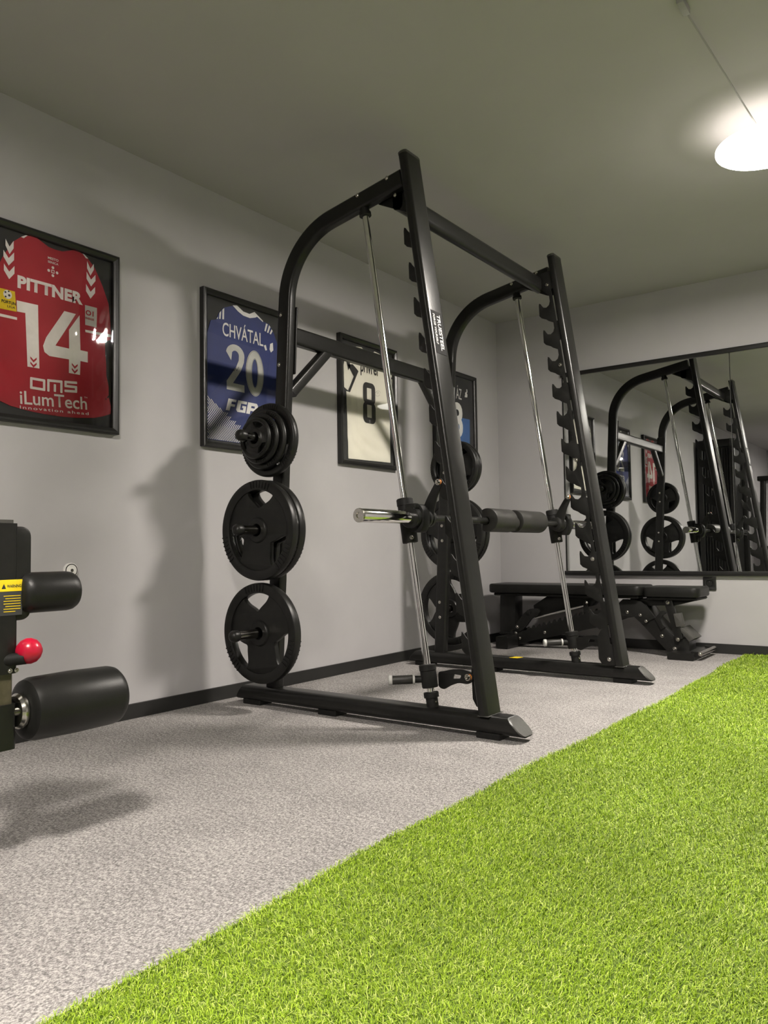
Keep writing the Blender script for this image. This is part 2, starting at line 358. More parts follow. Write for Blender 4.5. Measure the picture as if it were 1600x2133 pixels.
# ---------------------------------------------------------------- framed jerseys on the left wall
def inset(lp, d): return lp
def cdt(outline, disp, off, step=0.012):
    """triangulated sheet in (u,v) with a relief disp(u,v)+off -> verts, faces"""
    us = [p[0] for p in outline]; vs_ = [p[1] for p in outline]; O = []
    N = len(outline)
    for i in range(N):
        a = Vector(outline[i]); b_ = Vector(outline[(i+1) % N]); k = max(1, int((b_ - a).length / step))
        for q in range(k): O.append(a + (b_ - a) * (q / k))
    n0 = len(O); pts = list(O)
    for u in np.arange(min(us), max(us), step):
        for v in np.arange(min(vs_), max(vs_), step): pts.append(Vector((u + 1e-5, v + 1e-5)))
    edges = [(i, (i+1) % n0) for i in range(n0)]
    V, E_, F, *_ = delaunay_2d_cdt(pts, edges, [], 1, 1e-6)
    return [(p.x, p.y, disp(p.x, p.y) + off) for p in V], [tuple(f) for f in F]
class Sheet:
    """prints and cloth of one framed jersey, local (u = y - yc, v = z, depth = x)"""
    def __init__(s, yc, x0, disp): s.yc, s.x0, s.disp = yc, x0, disp
    def poly(s, outs, name, mt, parent, off, step=0.012, thick=0.0):
        me = bpy.data.meshes.new(name); VV, FF = [], []
        for ol in outs:
            v, f = cdt(ol, s.disp, off, step); b0 = len(VV); VV += v; FF += [tuple(i + b0 for i in t) for t in f]
        org = wpos(parent); me.from_pydata([(s.x0 + d - org.x, s.yc + u - org.y, v - org.z) for u, v, d in VV], [], FF)
        me.update()
        t = bmesh.new(); t.from_mesh(me); bmesh.ops.recalc_face_normals(t, faces=t.faces[:])
        if sum(f.normal.x for f in t.faces) < 0: bmesh.ops.reverse_faces(t, faces=t.faces[:])
        if thick:
            r_ = bmesh.ops.extrude_face_region(t, geom=t.faces[:] + t.edges[:] + t.verts[:])
            for v in r_['geom']:
                if isinstance(v, bmesh.types.BMVert): v.co.x -= thick
            bmesh.ops.recalc_face_normals(t, faces=t.faces[:])
        t.to_mesh(me); t.free(); finish(me, mt, 60); return link(name, me, parent)
    def text(s, txt, name, mt, parent, u0, v0, wd, ht, off=0.0016, bold=0.0, spacing=1.0, rot=0.0):
        me = textmesh(txt, 1.0, bold, spacing); W_, H_ = me['w'], me['h']
        org = wpos(parent); ca, sa = math.cos(rot), math.sin(rot)
        for v in me.vertices:
            a = v.co.x / W_ * wd; b_ = v.co.y / H_ * ht; u = u0 + a * ca - b_ * sa; vv = v0 + a * sa + b_ * ca
            v.co = (s.x0 + s.disp(u, vv) + off - org.x, s.yc + u - org.y, vv - org.z)
        del me['w'], me['h']
        t = bmesh.new(); t.from_mesh(me); bmesh.ops.recalc_face_normals(t, faces=t.faces[:])
        if sum(f.normal.x for f in t.faces) < 0: bmesh.ops.reverse_faces(t, faces=t.faces[:])
        t.to_mesh(me); t.free(); finish(me, mt, 0); return link(name, me, parent)
FZ0, FZ1, FW, FD = 1.207, 1.972, 0.57, 0.032
def picture_frame(yc, label):
    t = thing('framed_jersey', (0.0, yc, FZ0), label, 'framed jersey', 'framed jerseys on the left wall')
    y0, y1 = yc - FW/2, yc + FW/2; b_ = 0.027
    prof = [(-0.0, 0.001), (0.0, 0.030), (0.004, 0.034), (0.012, 0.035), (0.018, 0.031), (0.022, 0.029), (0.027, 0.022), (0.027, 0.001)]
    # four mitred mouldings
    def bar(p, q, inward):
        g_ = G(); t_ = bmesh.new(); P, Q = Vector(p), Vector(q); d = (Q - P).normalized(); I = Vector(inward)
        A = [t_.verts.new(P + (I + d) * a + Vector((c, 0, 0))) for a, c in prof]
        B = [t_.verts.new(Q + (I - d) * a + Vector((c, 0, 0))) for a, c in prof]
        for k in range(len(prof)): t_.faces.new((A[k], A[(k+1) % len(prof)], B[(k+1) % len(prof)], B[k]))
        t_.faces.new(A[::-1]); t_.faces.new(B); g_._add(t_); return g_
    bar((0, y0, FZ0), (0, y1, FZ0), (0, 0, 1)).done('frame_side', M['frame'], t)
    bar((0, y0, FZ1), (0, y1, FZ1), (0, 0, -1)).done('frame_side', M['frame'], t)
    bar((0, y0, FZ0), (0, y0, FZ1), (0, 1, 0)).done('frame_side', M['frame'], t)
    bar((0, y1, FZ0), (0, y1, FZ1), (0, -1, 0)).done('frame_side', M['frame'], t)
    G().box((0.002, y0 + 0.02, FZ0 + 0.02), (0.008, y1 - 0.02, FZ1 - 0.02)).done('backing_board', M['backing'], t, smooth=0)
    # slightly bowed acrylic sheet
    me = bpy.data.meshes.new('pane'); n_ = 10; vv = []; ff = []
    for i in range(n_ + 1):
        for j in range(n_ + 1):
            a, c = i / n_, j / n_; bow = 0.0035 * math.sin(PI * a) * math.sin(PI * c)
            vv.append((0.0225 + bow, (a - .5) * (FW - 0.05), 0.025 + c * (FZ1 - FZ0 - 0.05)))
    for i in range(n_):
        for j in range(n_): q = i * (n_ + 1) + j; ff.append((q, q + n_ + 1, q + n_ + 2, q + 1))
    me.from_pydata(vv, [], ff); finish(me, M['glass'], 80); link('pane', me, t)
    return t
def folds(seed, amp=0.0015):
    r_ = random.Random(seed); W = [(r_.uniform(-14, 14), r_.uniform(8, 26), r_.uniform(0, 6.28), r_.uniform(.4, 1)) for _ in range(5)]
    return lambda u, v: 0.002 + amp + amp * sum(a * math.sin(kx * u + kv * v * .7 + p) for kx, kv, p, a in W) / 3

# red jersey, number 14
yc = 1.725; j1 = picture_frame(yc, 'framed red jersey with white number 14, nearest picture on the left wall')
def d1(u, v):
    base = 0.004 + 0.0008 * math.sin(30 * u + 12 * v)
    if u > 0.15 and v < 1.6: base += 0.0035 * math.sin(60 * (v - 1.2) - 55 * (u - .15)) * min(1, (u - .15) * 12) * min(1, (1.6 - v) * 5)
    if u < -0.15 and v < 1.6: base += 0.0030 * math.sin(55 * (v - 1.2) + 50 * (u + .15)) * min(1, -(u + .15) * 12) * min(1, (1.6 - v) * 5)
    return base
S = Sheet(yc, 0.008, d1)
half = [(0.0, 1.923), (0.03, 1.925), (0.078, 1.945), (0.1, 1.947), (0.136, 1.936), (0.176, 1.90), (0.215, 1.83), (0.243, 1.763), (0.25, 1.70), (0.254, 1.64), (0.252, 1.612), (0.226, 1.596), (0.228, 1.54), (0.236, 1.45), (0.25, 1.36), (0.256, 1.295), (0.22, 1.28), (0.179, 1.268), (0.10, 1.258), (0.033, 1.254)]
outline = half + [(-u, v) for u, v in half[::-1][:-1]]
cl = S.poly([outline], 'jersey', M['redcloth'], j1, 0.0, 0.01, 0.003)
part_label(cl, 'red jersey')
wp = M['whiteprint']
def P(outs, nm, mt, off=0.0014, step=0.015):
    if nm in ('cuff_stripe', 'shoulder_stripe', 'sponsor_letter', 'sleeve_chevron', 'number_chevron', 'badge', 'sleeve_badge'):
        for q in outs: S.poly([q], nm, mt, cl, off, step)
        return
    return S.poly(outs, nm, mt, cl, off, step)
P([[(-.16, 1.677), (-.073, 1.68), (-.066, 1.430), (-.115, 1.429), (-.125, 1.636), (-.158, 1.634)]], 'number', wp)
P([[(.038, 1.683), (.09, 1.683), (.001, 1.535), (.06, 1.534), (.059, 1.611), (.107, 1.682), (.111, 1.538), (.145, 1.538), (.145, 1.493), (.111, 1.493), (.109, 1.435), (.06, 1.435), (.06, 1.49), (-.024, 1.488), (-.045, 1.5), (-.051, 1.523), (-.038, 1.56)]], 'number', wp)
for uu, vv in ((-.091, 1.455), (.085, 1.462)):
    P([[(uu - .013, vv + .016 - k * .02), (uu, vv + .004 - k * .02), (uu + .013, vv + .016 - k * .02), (uu + .013, vv + .008 - k * .02), (uu, vv - .006 - k * .02), (uu - .013, vv + .008 - k * .02)] for k in (0, 1)], 'number_chevron', M['redcloth'], 0.0022)
S.text('PITTNER', 'name_lettering', wp, cl, -.157, 1.727, .278, .05, bold=0.05, spacing=1.05)
S.text('MESTO', 'badge_lettering', wp, cl, -.034, 1.876, .046, .010, bold=0.02)
S.text('SENICA', 'badge_lettering', wp, cl, -.034, 1.861, .046, .009, bold=0.02)
P([circ(-.012, 1.846, .006, 10), circ(-.012, 1.814, .006, 10), circ(-.030, 1.830, .006, 10), circ(.006, 1.830, .006, 10), [(-.019, 1.823), (-.005, 1.823), (-.005, 1.837), (-.019, 1.837)]], 'badge', wp)
P([[(-.016, 1.826), (-.008, 1.826), (-.008, 1.834), (-.016, 1.834)]], 'badge', M['redcloth'], .002)
# "oms" in rounded stroke letters
def stroke(pts, w_, closed=False):
    outs = []; N = len(pts)
    for i in range(N if closed else N - 1):
        a, b_ = Vector(pts[i]), Vector(pts[(i+1) % N]); d = (b_ - a).normalized(); nn = Vector((-d.y, d.x)) * w_/2; e_ = d * w_/2
        outs.append([tuple(a - e_*.9 - nn*.75), tuple(a - e_*.4 - nn), tuple(b_ + e_*.4 - nn), tuple(b_ + e_*.9 - nn*.75), tuple(b_ + e_*.9 + nn*.75), tuple(b_ + e_*.4 + nn), tuple(a - e_*.4 + nn), tuple(a - e_*.9 + nn*.75)])
    return outs
oms = []
def sq(u0, u1, v0, v1): return (u0, v0), (u1, v0), (u1, v1), (u0, v1)
bw = 0.010
oms += stroke(list(sq(-.099, -.046, 1.350, 1.386)), bw, True)
oms += stroke([(-.028, 1.350), (-.028, 1.390), (.028, 1.394), (.028, 1.353)], bw) + stroke([(0.0, 1.353), (0.0, 1.375)], bw)
oms += stroke([(.092, 1.400), (.046, 1.396), (.046, 1.380), (.092, 1.382), (.092, 1.364), (.046, 1.360)], bw)
for q in (oms[:4], oms[4:7], oms[7:8], oms[8:]): P(q, 'sponsor_lettering', wp)
S.text('iLumTech', 'sponsor_lettering', wp, cl, -.142, 1.280, .285, .052, bold=0.012, rot=.055)
S.text('Innovation ahead', 'sponsor_lettering', wp, cl, -.143, 1.262, .293, .012, bold=0.01, spacing=1.25, rot=.045)
S.text('TM', 'sponsor_lettering', wp, cl, .128, 1.343, .014, .006)
for sgn in (1, -1):
    ch = []
    for k, (uc, vt) in enumerate(((0.155, 1.905), (0.158, 1.86), (0.156, 1.808))):
        if sgn == -1: uc += .034; vt -= .012
        uo = 0.02 * (.8 if k == 0 else 1.05)
        ch.append([(sgn*(uc - uo), vt + .012), (sgn*(uc), vt - .016), (sgn*(uc + uo), vt + .010), (sgn*(uc + uo), vt - .016), (sgn*uc, vt - .045), (sgn*(uc - uo), vt - .018)])
    ch.append([(sgn*.118, 1.943), (sgn*.127, 1.941), (sgn*.145, 1.929), (sgn*.134, 1.927)])
    if sgn == -1: ch = [[(u - .035 if False else u, v) for u, v in c] for c in ch]
    P(ch, 'sleeve_chevron', wp)
P([[(-.229, 1.708), (-.167, 1.709), (-.160, 1.632), (-.227, 1.630)]], 'league_patch', M['yellow'])
P([circ(-.196, 1.690, .017, 18)], 'league_patch', wp, .0022)
P([circ(-.190, 1.688, .005, 6), circ(-.205, 1.697, .004, 6), circ(-.192, 1.703, .0035, 6), circ(-.204, 1.680, .004, 6)], 'league_patch', M['blackprint'], .0028)
S.text('FORTUN', 'patch_lettering', M['blackprint'], cl, -.219, 1.655, .055, .012, off=.0024, bold=0.03)
S.text('LIGA', 'patch_lettering', M['blackprint'], cl, -.197, 1.641, .031, .009, off=.0024, bold=0.01)
P([[(-.233, 1.611), (-.158, 1.611), (-.158, 1.601), (-.233, 1.600)], [(.133, 1.628), (.252, 1.632), (.253, 1.622), (.134, 1.618)]], 'cuff_stripe', wp)
P([[(.131, 1.731), (.186, 1.731), (.185, 1.649), (.133, 1.648)]], 'sleeve_patch', M['silver'])
S.text('O1', 'patch_lettering', M['redcloth'], cl, .134, 1.690, .036, .022, off=.0024, bold=0.03)
S.text('ENERGIE', 'patch_lettering', M['redcloth'], cl, .134, 1.673, .038, .009, off=.0024, bold=0.02)

# blue jersey, number 20
yc = 2.758; j2 = picture_frame(yc, 'framed blue jersey with silver number 20, behind the near post of the rack')
d2 = folds(3, .0014); S = Sheet(yc, 0.008, d2)
def yu(y): return y - yc
left = [(2.788, 1.914), (2.746, 1.914), (2.703, 1.935), (2.673, 1.928), (2.616, 1.905), (2.585, 1.872), (2.567, 1.835), (2.533, 1.824), (2.504, 1.739), (2.500, 1.60), (2.503, 1.245)]
right = [(3.013, 1.245), (3.015, 1.60), (3.012, 1.74), (2.99, 1.80), (2.965, 1.85), (2.931, 1.893), (2.884, 1.898), (2.822, 1.930)]
cl = S.poly([[(yu(y), v) for y, v in left + right]], 'jersey', M['bluecloth'], j2, 0.0, 0.011, 0.003); part_label(cl, 'blue jersey')
P([[(yu(y), v) for y, v in ((2.673, 1.930), (2.703, 1.937), (2.746, 1.916), (2.788, 1.914), (2.824, 1.933), (2.846, 1.915), (2.83, 1.905), (2.79, 1.893), (2.745, 1.895), (2.71, 1.908))]], 'collar', M['whiteprint'])
P([[(yu(y), v) for y, v in q] for q in (((2.824, 1.932), (2.884, 1.900), (2.884, 1.893), (2.835, 1.915)), ((2.605, 1.845), (2.616, 1.846), (2.618, 1.903), (2.606, 1.892)), ((2.585, 1.842), (2.594, 1.843), (2.598, 1.884), (2.587, 1.872)), ((2.568, 1.838), (2.576, 1.84), (2.577, 1.85)),
   ((2.893, 1.85), (2.903, 1.848), (2.918, 1.89), (2.906, 1.892)), ((2.912, 1.846), (2.922, 1.844), (2.938, 1.88), (2.928, 1.888)), ((2.931, 1.843), (2.941, 1.841), (2.954, 1.862), (2.946, 1.870)))], 'shoulder_stripe', M['whiteprint'])
S.text('CHVÁTAL', 'name_lettering', M['whiteprint'], cl, yu(2.606), 1.765, .278, .085, bold=0.008)
P([[(yu(y), v) for y, v in ((2.888, 1.772), (2.903, 1.778), (2.912, 1.752), (2.900, 1.748))], [(yu(y), v) for y, v in ((2.935, 1.79), (2.955, 1.80), (2.958, 1.76), (2.94, 1.745), (2.93, 1.76))]], 'sleeve_badge', M['whiteprint'])
def arcpts(cx, cy, rx, ry, a0, a1, k=14): return [(cx + rx * math.cos(math.radians(a0 + (a1 - a0) * i / k)), cy + ry * math.sin(math.radians(a0 + (a1 - a0) * i / k))) for i in range(k + 1)]
two_o = arcpts(-.068, 1.683, .062, .053, 170, 0) + [(-.010, 1.655), (-.030, 1.610), (-.085, 1.540), (-.008, 1.540), (-.008, 1.503), (-.127, 1.503), (-.127, 1.545), (-.062, 1.625), (-.045, 1.66)] + arcpts(-.068, 1.683, .024, .022, 0, 150, 8) + [(-.095, 1.652)]
zero_o = arcpts(.066, 1.614, .063, .118, 0, 360, 36)[:-1]; zero_i = arcpts(.066, 1.612, .020, .073, 0, 360, 28)[:-1]
def ringpoly(outer, inner_f, N=36):
    q = []
    for i in range(N):
        a0, a1 = 2*PI*i/N, 2*PI*(i+1)/N; q.append([outer(a0), outer(a1), inner_f(a1), inner_f(a0)])
    return q
el = lambda rx, ry, cx=.066, cy=1.614: (lambda a: (cx + rx * math.cos(a), cy + ry * math.sin(a)))
P([two_o], 'number', M['silver']); P(ringpoly(el(.063, .118), el(.020, .073)), 'number', M['silver'])
P(ringpoly(el(.0595, .1145), el(.058, .113)), 'number_outline', M['blackprint'], .0022); P(ringpoly(el(.0245, .0775), el(.023, .076)), 'number_outline', M['blackprint'], .0022)
P(stroke([(-.09, 1.60), (-.082, 1.613), (-.078, 1.601), (-.066, 1.618), (-.06, 1.606), (-.045, 1.628)], .0022), 'signature', M['blackprint'], .0024)
# sponsor letters FGP
fgp = [[(-.134, 1.399), (-.116, 1.459), (-.062, 1.459), (-.066, 1.446), (-.095, 1.446), (-.098, 1.434), (-.072, 1.434), (-.076, 1.422), (-.102, 1.422), (-.11, 1.399)],
       [(-.066, 1.410), (-.052, 1.459), (.01, 1.459), (.006, 1.445), (-.032, 1.445), (-.040, 1.413), (-.020, 1.413), (-.017, 1.424), (-.026, 1.424), (-.023, 1.435), (.003, 1.435), (-.004, 1.401), (-.058, 1.400)],
       [(.002, 1.400), (.016, 1.459), (.078, 1.459), (.086, 1.448), (.080, 1.425), (.068, 1.417), (.032, 1.417), (.027, 1.400)]]
P(fgp, 'sponsor_letter', M['whiteprint'])
P([[(.036, 1.432), (.060, 1.432), (.063, 1.443), (.039, 1.443)]], 'sponsor_lettering', M['bluecloth'], .002)
zz = []
for k in range(-8, 46):
    u0 = -.255 + k * .012
    pts = []
    for q in range(0, 4):
        v = 1.247 + q * .07; u = u0 + (.062 if q % 2 == 0 else 0.0); pts.append((u, v))
    for a, b_ in zip(pts[:-1], pts[1:]):
        for t_ in range(4):
            p0 = (a[0] + (b_[0]-a[0]) * t_/4, a[1] + (b_[1]-a[1]) * t_/4); p1 = (a[0] + (b_[0]-a[0]) * (t_+1)/4, a[1] + (b_[1]-a[1]) * (t_+1)/4)
            cu_ = (p0[0] + p1[0]) / 2; cv = (p0[1] + p1[1]) / 2
            lim = 1.455 - max(0, (cu_ + .25)) * 0.62
            if -.252 < cu_ < .25 and cv < lim and cv < 1.455:
                zz.append([(p0[0] - .0022, p0[1]), (p0[0] + .0022, p0[1]), (p1[0] + .0022, p1[1]), (p1[0] - .0022, p1[1])])
def quadsheet(quads, nm, mt, parent, off):
    me = bpy.data.meshes.new(nm); org = wpos(parent); VV, FF = [], []
    for q in quads:
        b0 = len(VV); VV += [(S.x0 + S.disp(u, v) + off - org.x, S.yc + u - org.y, v - org.z) for u, v in q]; FF.append(tuple(range(b0, b0 + 4)))
    me.from_pydata(VV, [], FF); me.update(); finish(me, mt, 0); return link(nm, me, parent)
quadsheet(zz, 'chevron_pattern', M['whiteprint'], cl, .0016)['kind'] = 'stuff'

# white jersey, number 8
yc = 3.778; j3 = picture_frame(yc, 'framed white jersey with black number 8, seen through the smith machine')
def d3(u, v):
    base = 0.004
    r_ = math.hypot(u - .12, v - 1.62); k = max(0, 1 - abs(v - 1.36) / .16)
    return base + .004 * math.sin(r_ * 75) * k * max(0, 1 - abs(u + .03) / .25)
S = Sheet(yc, 0.008, d3)
wo = [(0, 1.905), (.04, 1.91), (.07, 1.93), (.12, 1.925), (.18, 1.90), (.225, 1.86), (.252, 1.80), (.254, 1.676), (.222, 1.676), (.221, 1.252), (-.20, 1.243), (-.212, 1.64), (-.180, 1.638), (-.232, 1.661), (-.235, 1.79), (-.215, 1.86), (-.17, 1.90), (-.11, 1.925), (-.06, 1.93), (-.03, 1.91)]
cl = S.poly([wo], 'jersey', M['whitecloth'], j3, 0.0, 0.009, 0.003); part_label(cl, 'white jersey')
P([[(-.180, 1.637), (-.096, 1.777), (-.115, 1.79), (-.15, 1.81), (-.20, 1.80), (-.142, 1.738), (-.197, 1.646)]], 'sleeve_stripe', M['blackprint'])
P([[(.222, 1.79), (.25, 1.80), (.25, 1.785)], [(.195, 1.80), (.215, 1.80), (.208, 1.77), (.215, 1.745), (.205, 1.735), (.198, 1.765)], [(-.215, 1.83), (-.18, 1.84), (-.175, 1.79), (-.195, 1.765), (-.20, 1.79)]], 'sleeve_badge', M['blackprint'])
S.text('privrel', 'name_lettering', M['blackprint'], cl, yu(3.703), 1.757, .172, .10, bold=0.018)
def rr(cx, cy, a, b_, r_): return [(cx + x, cy + y) for x, y in rrect(a, b_, r_, 5)]
def ring2(o_, i_): return [[o_[k], o_[(k+1) % len(o_)], i_[(k+1) % len(i_)], i_[k]] for k in range(len(o_))]
P(ring2(rr(.008, 1.658, .122, .132, .035), rr(.008, 1.656, .046, .07, .004)) + ring2(rr(.008, 1.540, .126, .132, .035), rr(.008, 1.549, .046, .078, .004)), 'number', M['blackprint'])
P([rr(.008, 1.492, .014, .008, .001), rr(.008, 1.482, .014, .006, .001)], 'number_badge', M['greyprint'], .002)
sg = [(.096 + .028 * math.cos(a * .62), 1.672 + .018 * math.sin(a * .62 + .4)) for a in range(10)]
P(stroke(sg, .0012) + stroke([(.075, 1.676), (.085, 1.684), (.09, 1.668), (.10, 1.682), (.11, 1.67)], .0014), 'signature', M['greyprint'])

# dark jersey near the corner
yc = 4.797; j4 = picture_frame(yc, 'framed dark jersey with pale number and light blue side, picture nearest the corner')
S = Sheet(yc, 0.008, folds(8, .001))
bo = [(0, 1.91), (.04, 1.912), (.07, 1.93), (.12, 1.925), (.18, 1.90), (.222, 1.86), (.25, 1.79), (.252, 1.655), (.208, 1.652), (.195, 1.245), (-.195, 1.245), (-.208, 1.652), (-.252, 1.655), (-.25, 1.79), (-.222, 1.86), (-.18, 1.90), (-.12, 1.925), (-.07, 1.93), (-.04, 1.912)]
cl = S.poly([bo], 'jersey', M['blackcloth'], j4, 0.0, 0.013, 0.003); part_label(cl, 'dark jersey')
P([[(.05, 1.65), (.207, 1.652), (.194, 1.25), (.03, 1.25)]], 'side_panel', M['skycloth'], .0008, .02)
S.text('ÁZ', 'name_lettering', M['whiteprint'], cl, .018, 1.782, .078, .098, bold=0.0)
P([circ(.160, 1.835, .014, 12), [(.140, 1.808), (.176, 1.812), (.180, 1.832), (.165, 1.845), (.142, 1.822)], [(.165, 1.84), (.18, 1.85), (.178, 1.87), (.166, 1.872)]], 'badge', M['whiteprint'])
S.text('3', 'number', M['whiteprint'], cl, -.02, 1.50, .125, .255, bold=0.03)

# ---------------------------------------------------------------- smith machine
YN, YF = 2.63, 4.06
XU = lambda z: 1.451 - 0.145 * z       # upright centre line
XP = lambda z: 0.32 + 0.055 * z        # rear post centre line
XR = lambda z: 1.198 - 0.147 * z       # guide rod centre line
SM = thing('smith_machine', (0.85, 3.35, 0), 'tall black smith machine with chrome guide rods, standing on the grey carpet', 'gym machine')
st = M['steel']
def bolt(p, axis, r=0.0085, h=0.006, parent=SM, name='bolt', mt=None):
    p = Vector(p); a = Vector(axis).normalized()
    r *= .8; g_ = G().lathe(p - a * 0.001, a, [(0, r * 1.35), (0.0025, r * 1.35), (0.0025, r), (h * .7, r * .95), (h, r * .6), (h, r * .35), (h * .6, r * .3), (h * .6, 0.0)], 14)
    return g_.done(name, mt or M['bolt'], parent)
for YC, sgn in ((YN, -1), (YF, 1)):        # sgn: outward direction along y
    # floor rail
    pr = rrect(0.104, 0.066, 0.026, 6)
    x0, x1 = 0.112, 1.600; zc = 0.053
    g_ = G(); t_ = bmesh.new()
    A = [t_.verts.new((x0 + 0.004 + (b_ + .033) * 0.7, YC + a, zc + b_)) for a, b_ in pr]
    B = [t_.verts.new((x1 - 0.004 - (b_ + .033) * 1.0, YC + a, zc + b_)) for a, b_ in pr]
    for k in range(len(pr)): t_.faces.new((A[k], A[(k+1) % len(pr)], B[(k+1) % len(pr)], B[k]))
    t_.faces.new(A[::-1]); t_.faces.new(B); g_._add(t_)
    rail = g_.done('floor_rail', st, SM)
    # end caps follow the slanted cuts
    for xe, s_, k_ in ((x1 - 0.004, 1, 1.0), (x0 + 0.004, -1, 0.7)):
        g_ = G(); t_ = bmesh.new(); p2 = rrect(0.098, 0.060, 0.024, 6)
        C_ = [t_.verts.new((xe - s_ * (b_ + .033) * k_ + s_ * .0003, YC + a, zc + b_)) for a, b_ in p2]
        D_ = [t_.verts.new((xe - s_ * (b_ + .033) * k_ + s_ * .005, YC + a * .93, zc + b_ * .93)) for a, b_ in p2]
        for k in range(len(p2)): t_.faces.new((C_[k], C_[(k+1) % len(p2)], D_[(k+1) % len(p2)], D_[k]))
        t_.faces.new(D_); t_.faces.new(C_[::-1]); g_._add(t_); c_ = g_.done('end_cap', M['cap'], rail)
    part_label(c_, 'plastic end cap')
    for xa, xb in ((0.16, 0.27), (0.62, 0.72), (1.40, 1.50)): G().box((xa, YC - 0.042, 0.0), (xb, YC + 0.042, 0.0235), 0.003, 1).done('rubber_foot', M['matt'], rail)
    # upright
    z0, z1 = 0.083, 2.318
    up_ = G().sweep([(XU(z0), YC, z0), (XU(z1), YC, z1)], rrect(0.118, 0.040, 0.015, 6)).done('upright', st, SM)
    G().sweep([(XU(z1), YC, z1 - .002), (XU(z1 + .006), YC, z1 + 0.006), (XU(z1 + .012), YC, z1 + 0.012)], rrect(0.120, 0.042, 0.016, 6), scales=[1, 1, .9]).done('end_cap', M['cap'], up_)
    G().box((XU(.083) - .022, YC - .061, .0835), (XU(.083) + .025, YC + .061, .0865), .002, 1).done('weld_bead', M['cap'], up_)
    # rear post that bends over into the sloping top arm
    path = [(XP(0.083), YC, 0.083), (XP(1.2), YC, 1.2)]
    sl = 0.175; A0 = Vector((1.085, 2.239)); dA = Vector((-1, -sl)).normalized()
    # corner of the two centre lines
    zk = 2.13; xk = XP(zk); zk = A0.y + sl * (xk - A0.x); xk = XP(zk); K = Vector((xk, zk))
    dP = Vector((-0.055, -1)).normalized(); R_ = 0.33
    tanl = R_ * math.tan((PI - dA.angle(dP) if False else math.acos(max(-1, min(1, dA.dot(dP))))) / 2)
    Pa = K + dP * tanl; Pb = K - dA * tanl
    nrm = Vector((-dP.y, dP.x)); c1 = Pa + nrm * R_; c2 = Pa - nrm * R_
    ctr = c1 if (c1 - Pb).length < (c2 - Pb).length else c2; ctr = ctr
    a0 = math.atan2(Pa.y - ctr.y, Pa.x - ctr.x); a1 = math.atan2(Pb.y - ctr.y, Pb.x - ctr.x)
    da = (a1 - a0 + PI) % (2 * PI) - PI
    for k in range(19):
        a = a0 + da * k / 18; path.append((ctr.x + R_ * math.cos(a), YC, ctr.y + R_ * math.sin(a)))
    path.append((A0.x, YC, A0.y))
    post = G().sweep(path, rrect(0.05, 0.075, 0.014, 5)).done('rear_post', st, SM)
    # hook plate along the upright (on the side facing the camera for the far frame, the inner side for the near one)
    yp = YC - sgn * 0.050 if sgn > 0 else YC + 0.062
    tips = [2.05 - 0.1532 * k for k in range(12)]
    EL = lambda z: XU(z) - 0.020          # left edge of upright
    lp = []
    lp += [(EL(2.235) + .0, 2.235), (EL(2.235) - .085, 2.225), (EL(2.14) - .078, 2.15), (EL(2.11) - .045, 2.118)]
    for z in tips:
        e_ = EL(z)
        lp += [(e_ - .031, z + .046), (e_ - .027, z + .014), (e_ - .033, z - .006), (e_ - .048, z - .017), (e_ - .066, z - .014), (e_ - .076, z - .002), (e_ - .083, z + .009), (e_ - .091, z + .013), (e_ - .093, z - .002), (e_ - .091, z - .058), (e_ - .078, z - .072), (e_ - .050, z - .084), (e_ - .037, z - .094)]
    lp += [(EL(.275) - .040, .275), (EL(.23) - .070, .235), (EL(.1) - .085, .12), (EL(.09) - .070, .092), (EL(.09) - .02, .088)]
    # inner edge with slots towards the upright
    seg = [(.09, .20), (.30, .42), (.56, .68), (.86, .97), (1.16, 1.26), (1.50, 1.60), (1.84, 1.95), (2.13, 2.235)]
    e2 = []
    for a, c in seg: e2 += [(EL(a) - .006, a), (EL(a) + .012, a + .004), (EL(c) + .012, c - .004), (EL(c) - .006, c)]
    full = e2 + lp[1:]
    # drop points that duplicate the corner
    hp = G().flat([full], yp - 0.003, yp + 0.003, 0.0008).done('hook_plate', M['steel2'], SM)
    for z in (2.17, 1.711, 1.182, .651, .13): bolt((EL(z) - .024, yp - 0.003, z - 0.01), (0, -1, 0), .010, parent=hp)
    # gusset between arm and upright
    gus = roundpoly([(0.93, 2.183), (1.13, 2.22), (1.135, 2.10), (1.085, 2.105)], .01)
    yg = YC + (-sgn) * 0.029
    G().flat([gus], yg - .003, yg + .003, .0008).done('gusset_plate', M['steel2'], SM)
    bolt((0.862, YC - .026, 2.222), (0, -1, 0)); bolt((1.018, YC - .026, 2.252), (0, -1, 0)); bolt((1.062, YC - .030, 2.165), (0, -1, 0), .007)
    # guide rod with collars
    rod = G().tube((XR(.08), YC, .08), (XR(2.17), YC, 2.17), .0145, 28).done('guide_rod', M['chrome'], SM); part_label(rod, 'chrome guide rod')
    d_ = Vector((XR(1) - XR(0), 0, 1)).normalized()
    G().lathe((XR(.0835), YC, .0835), d_, [(0, .024), (.038, .024), (.038, .030), (.056, .030), (.059, .027), (.059, .0146)], 28).done('rod_collar', M['matt'], SM)
    bolt((XR(.1) + .022, YC - .008, .108), (1, -.4, 0), .005)
    G().lathe((XR(2.135), YC, 2.135), d_, [(0, .0146), (0, .026), (.014, .026), (.014, .021), (.05, .021)], 24).done('rod_collar', M['matt'], SM)
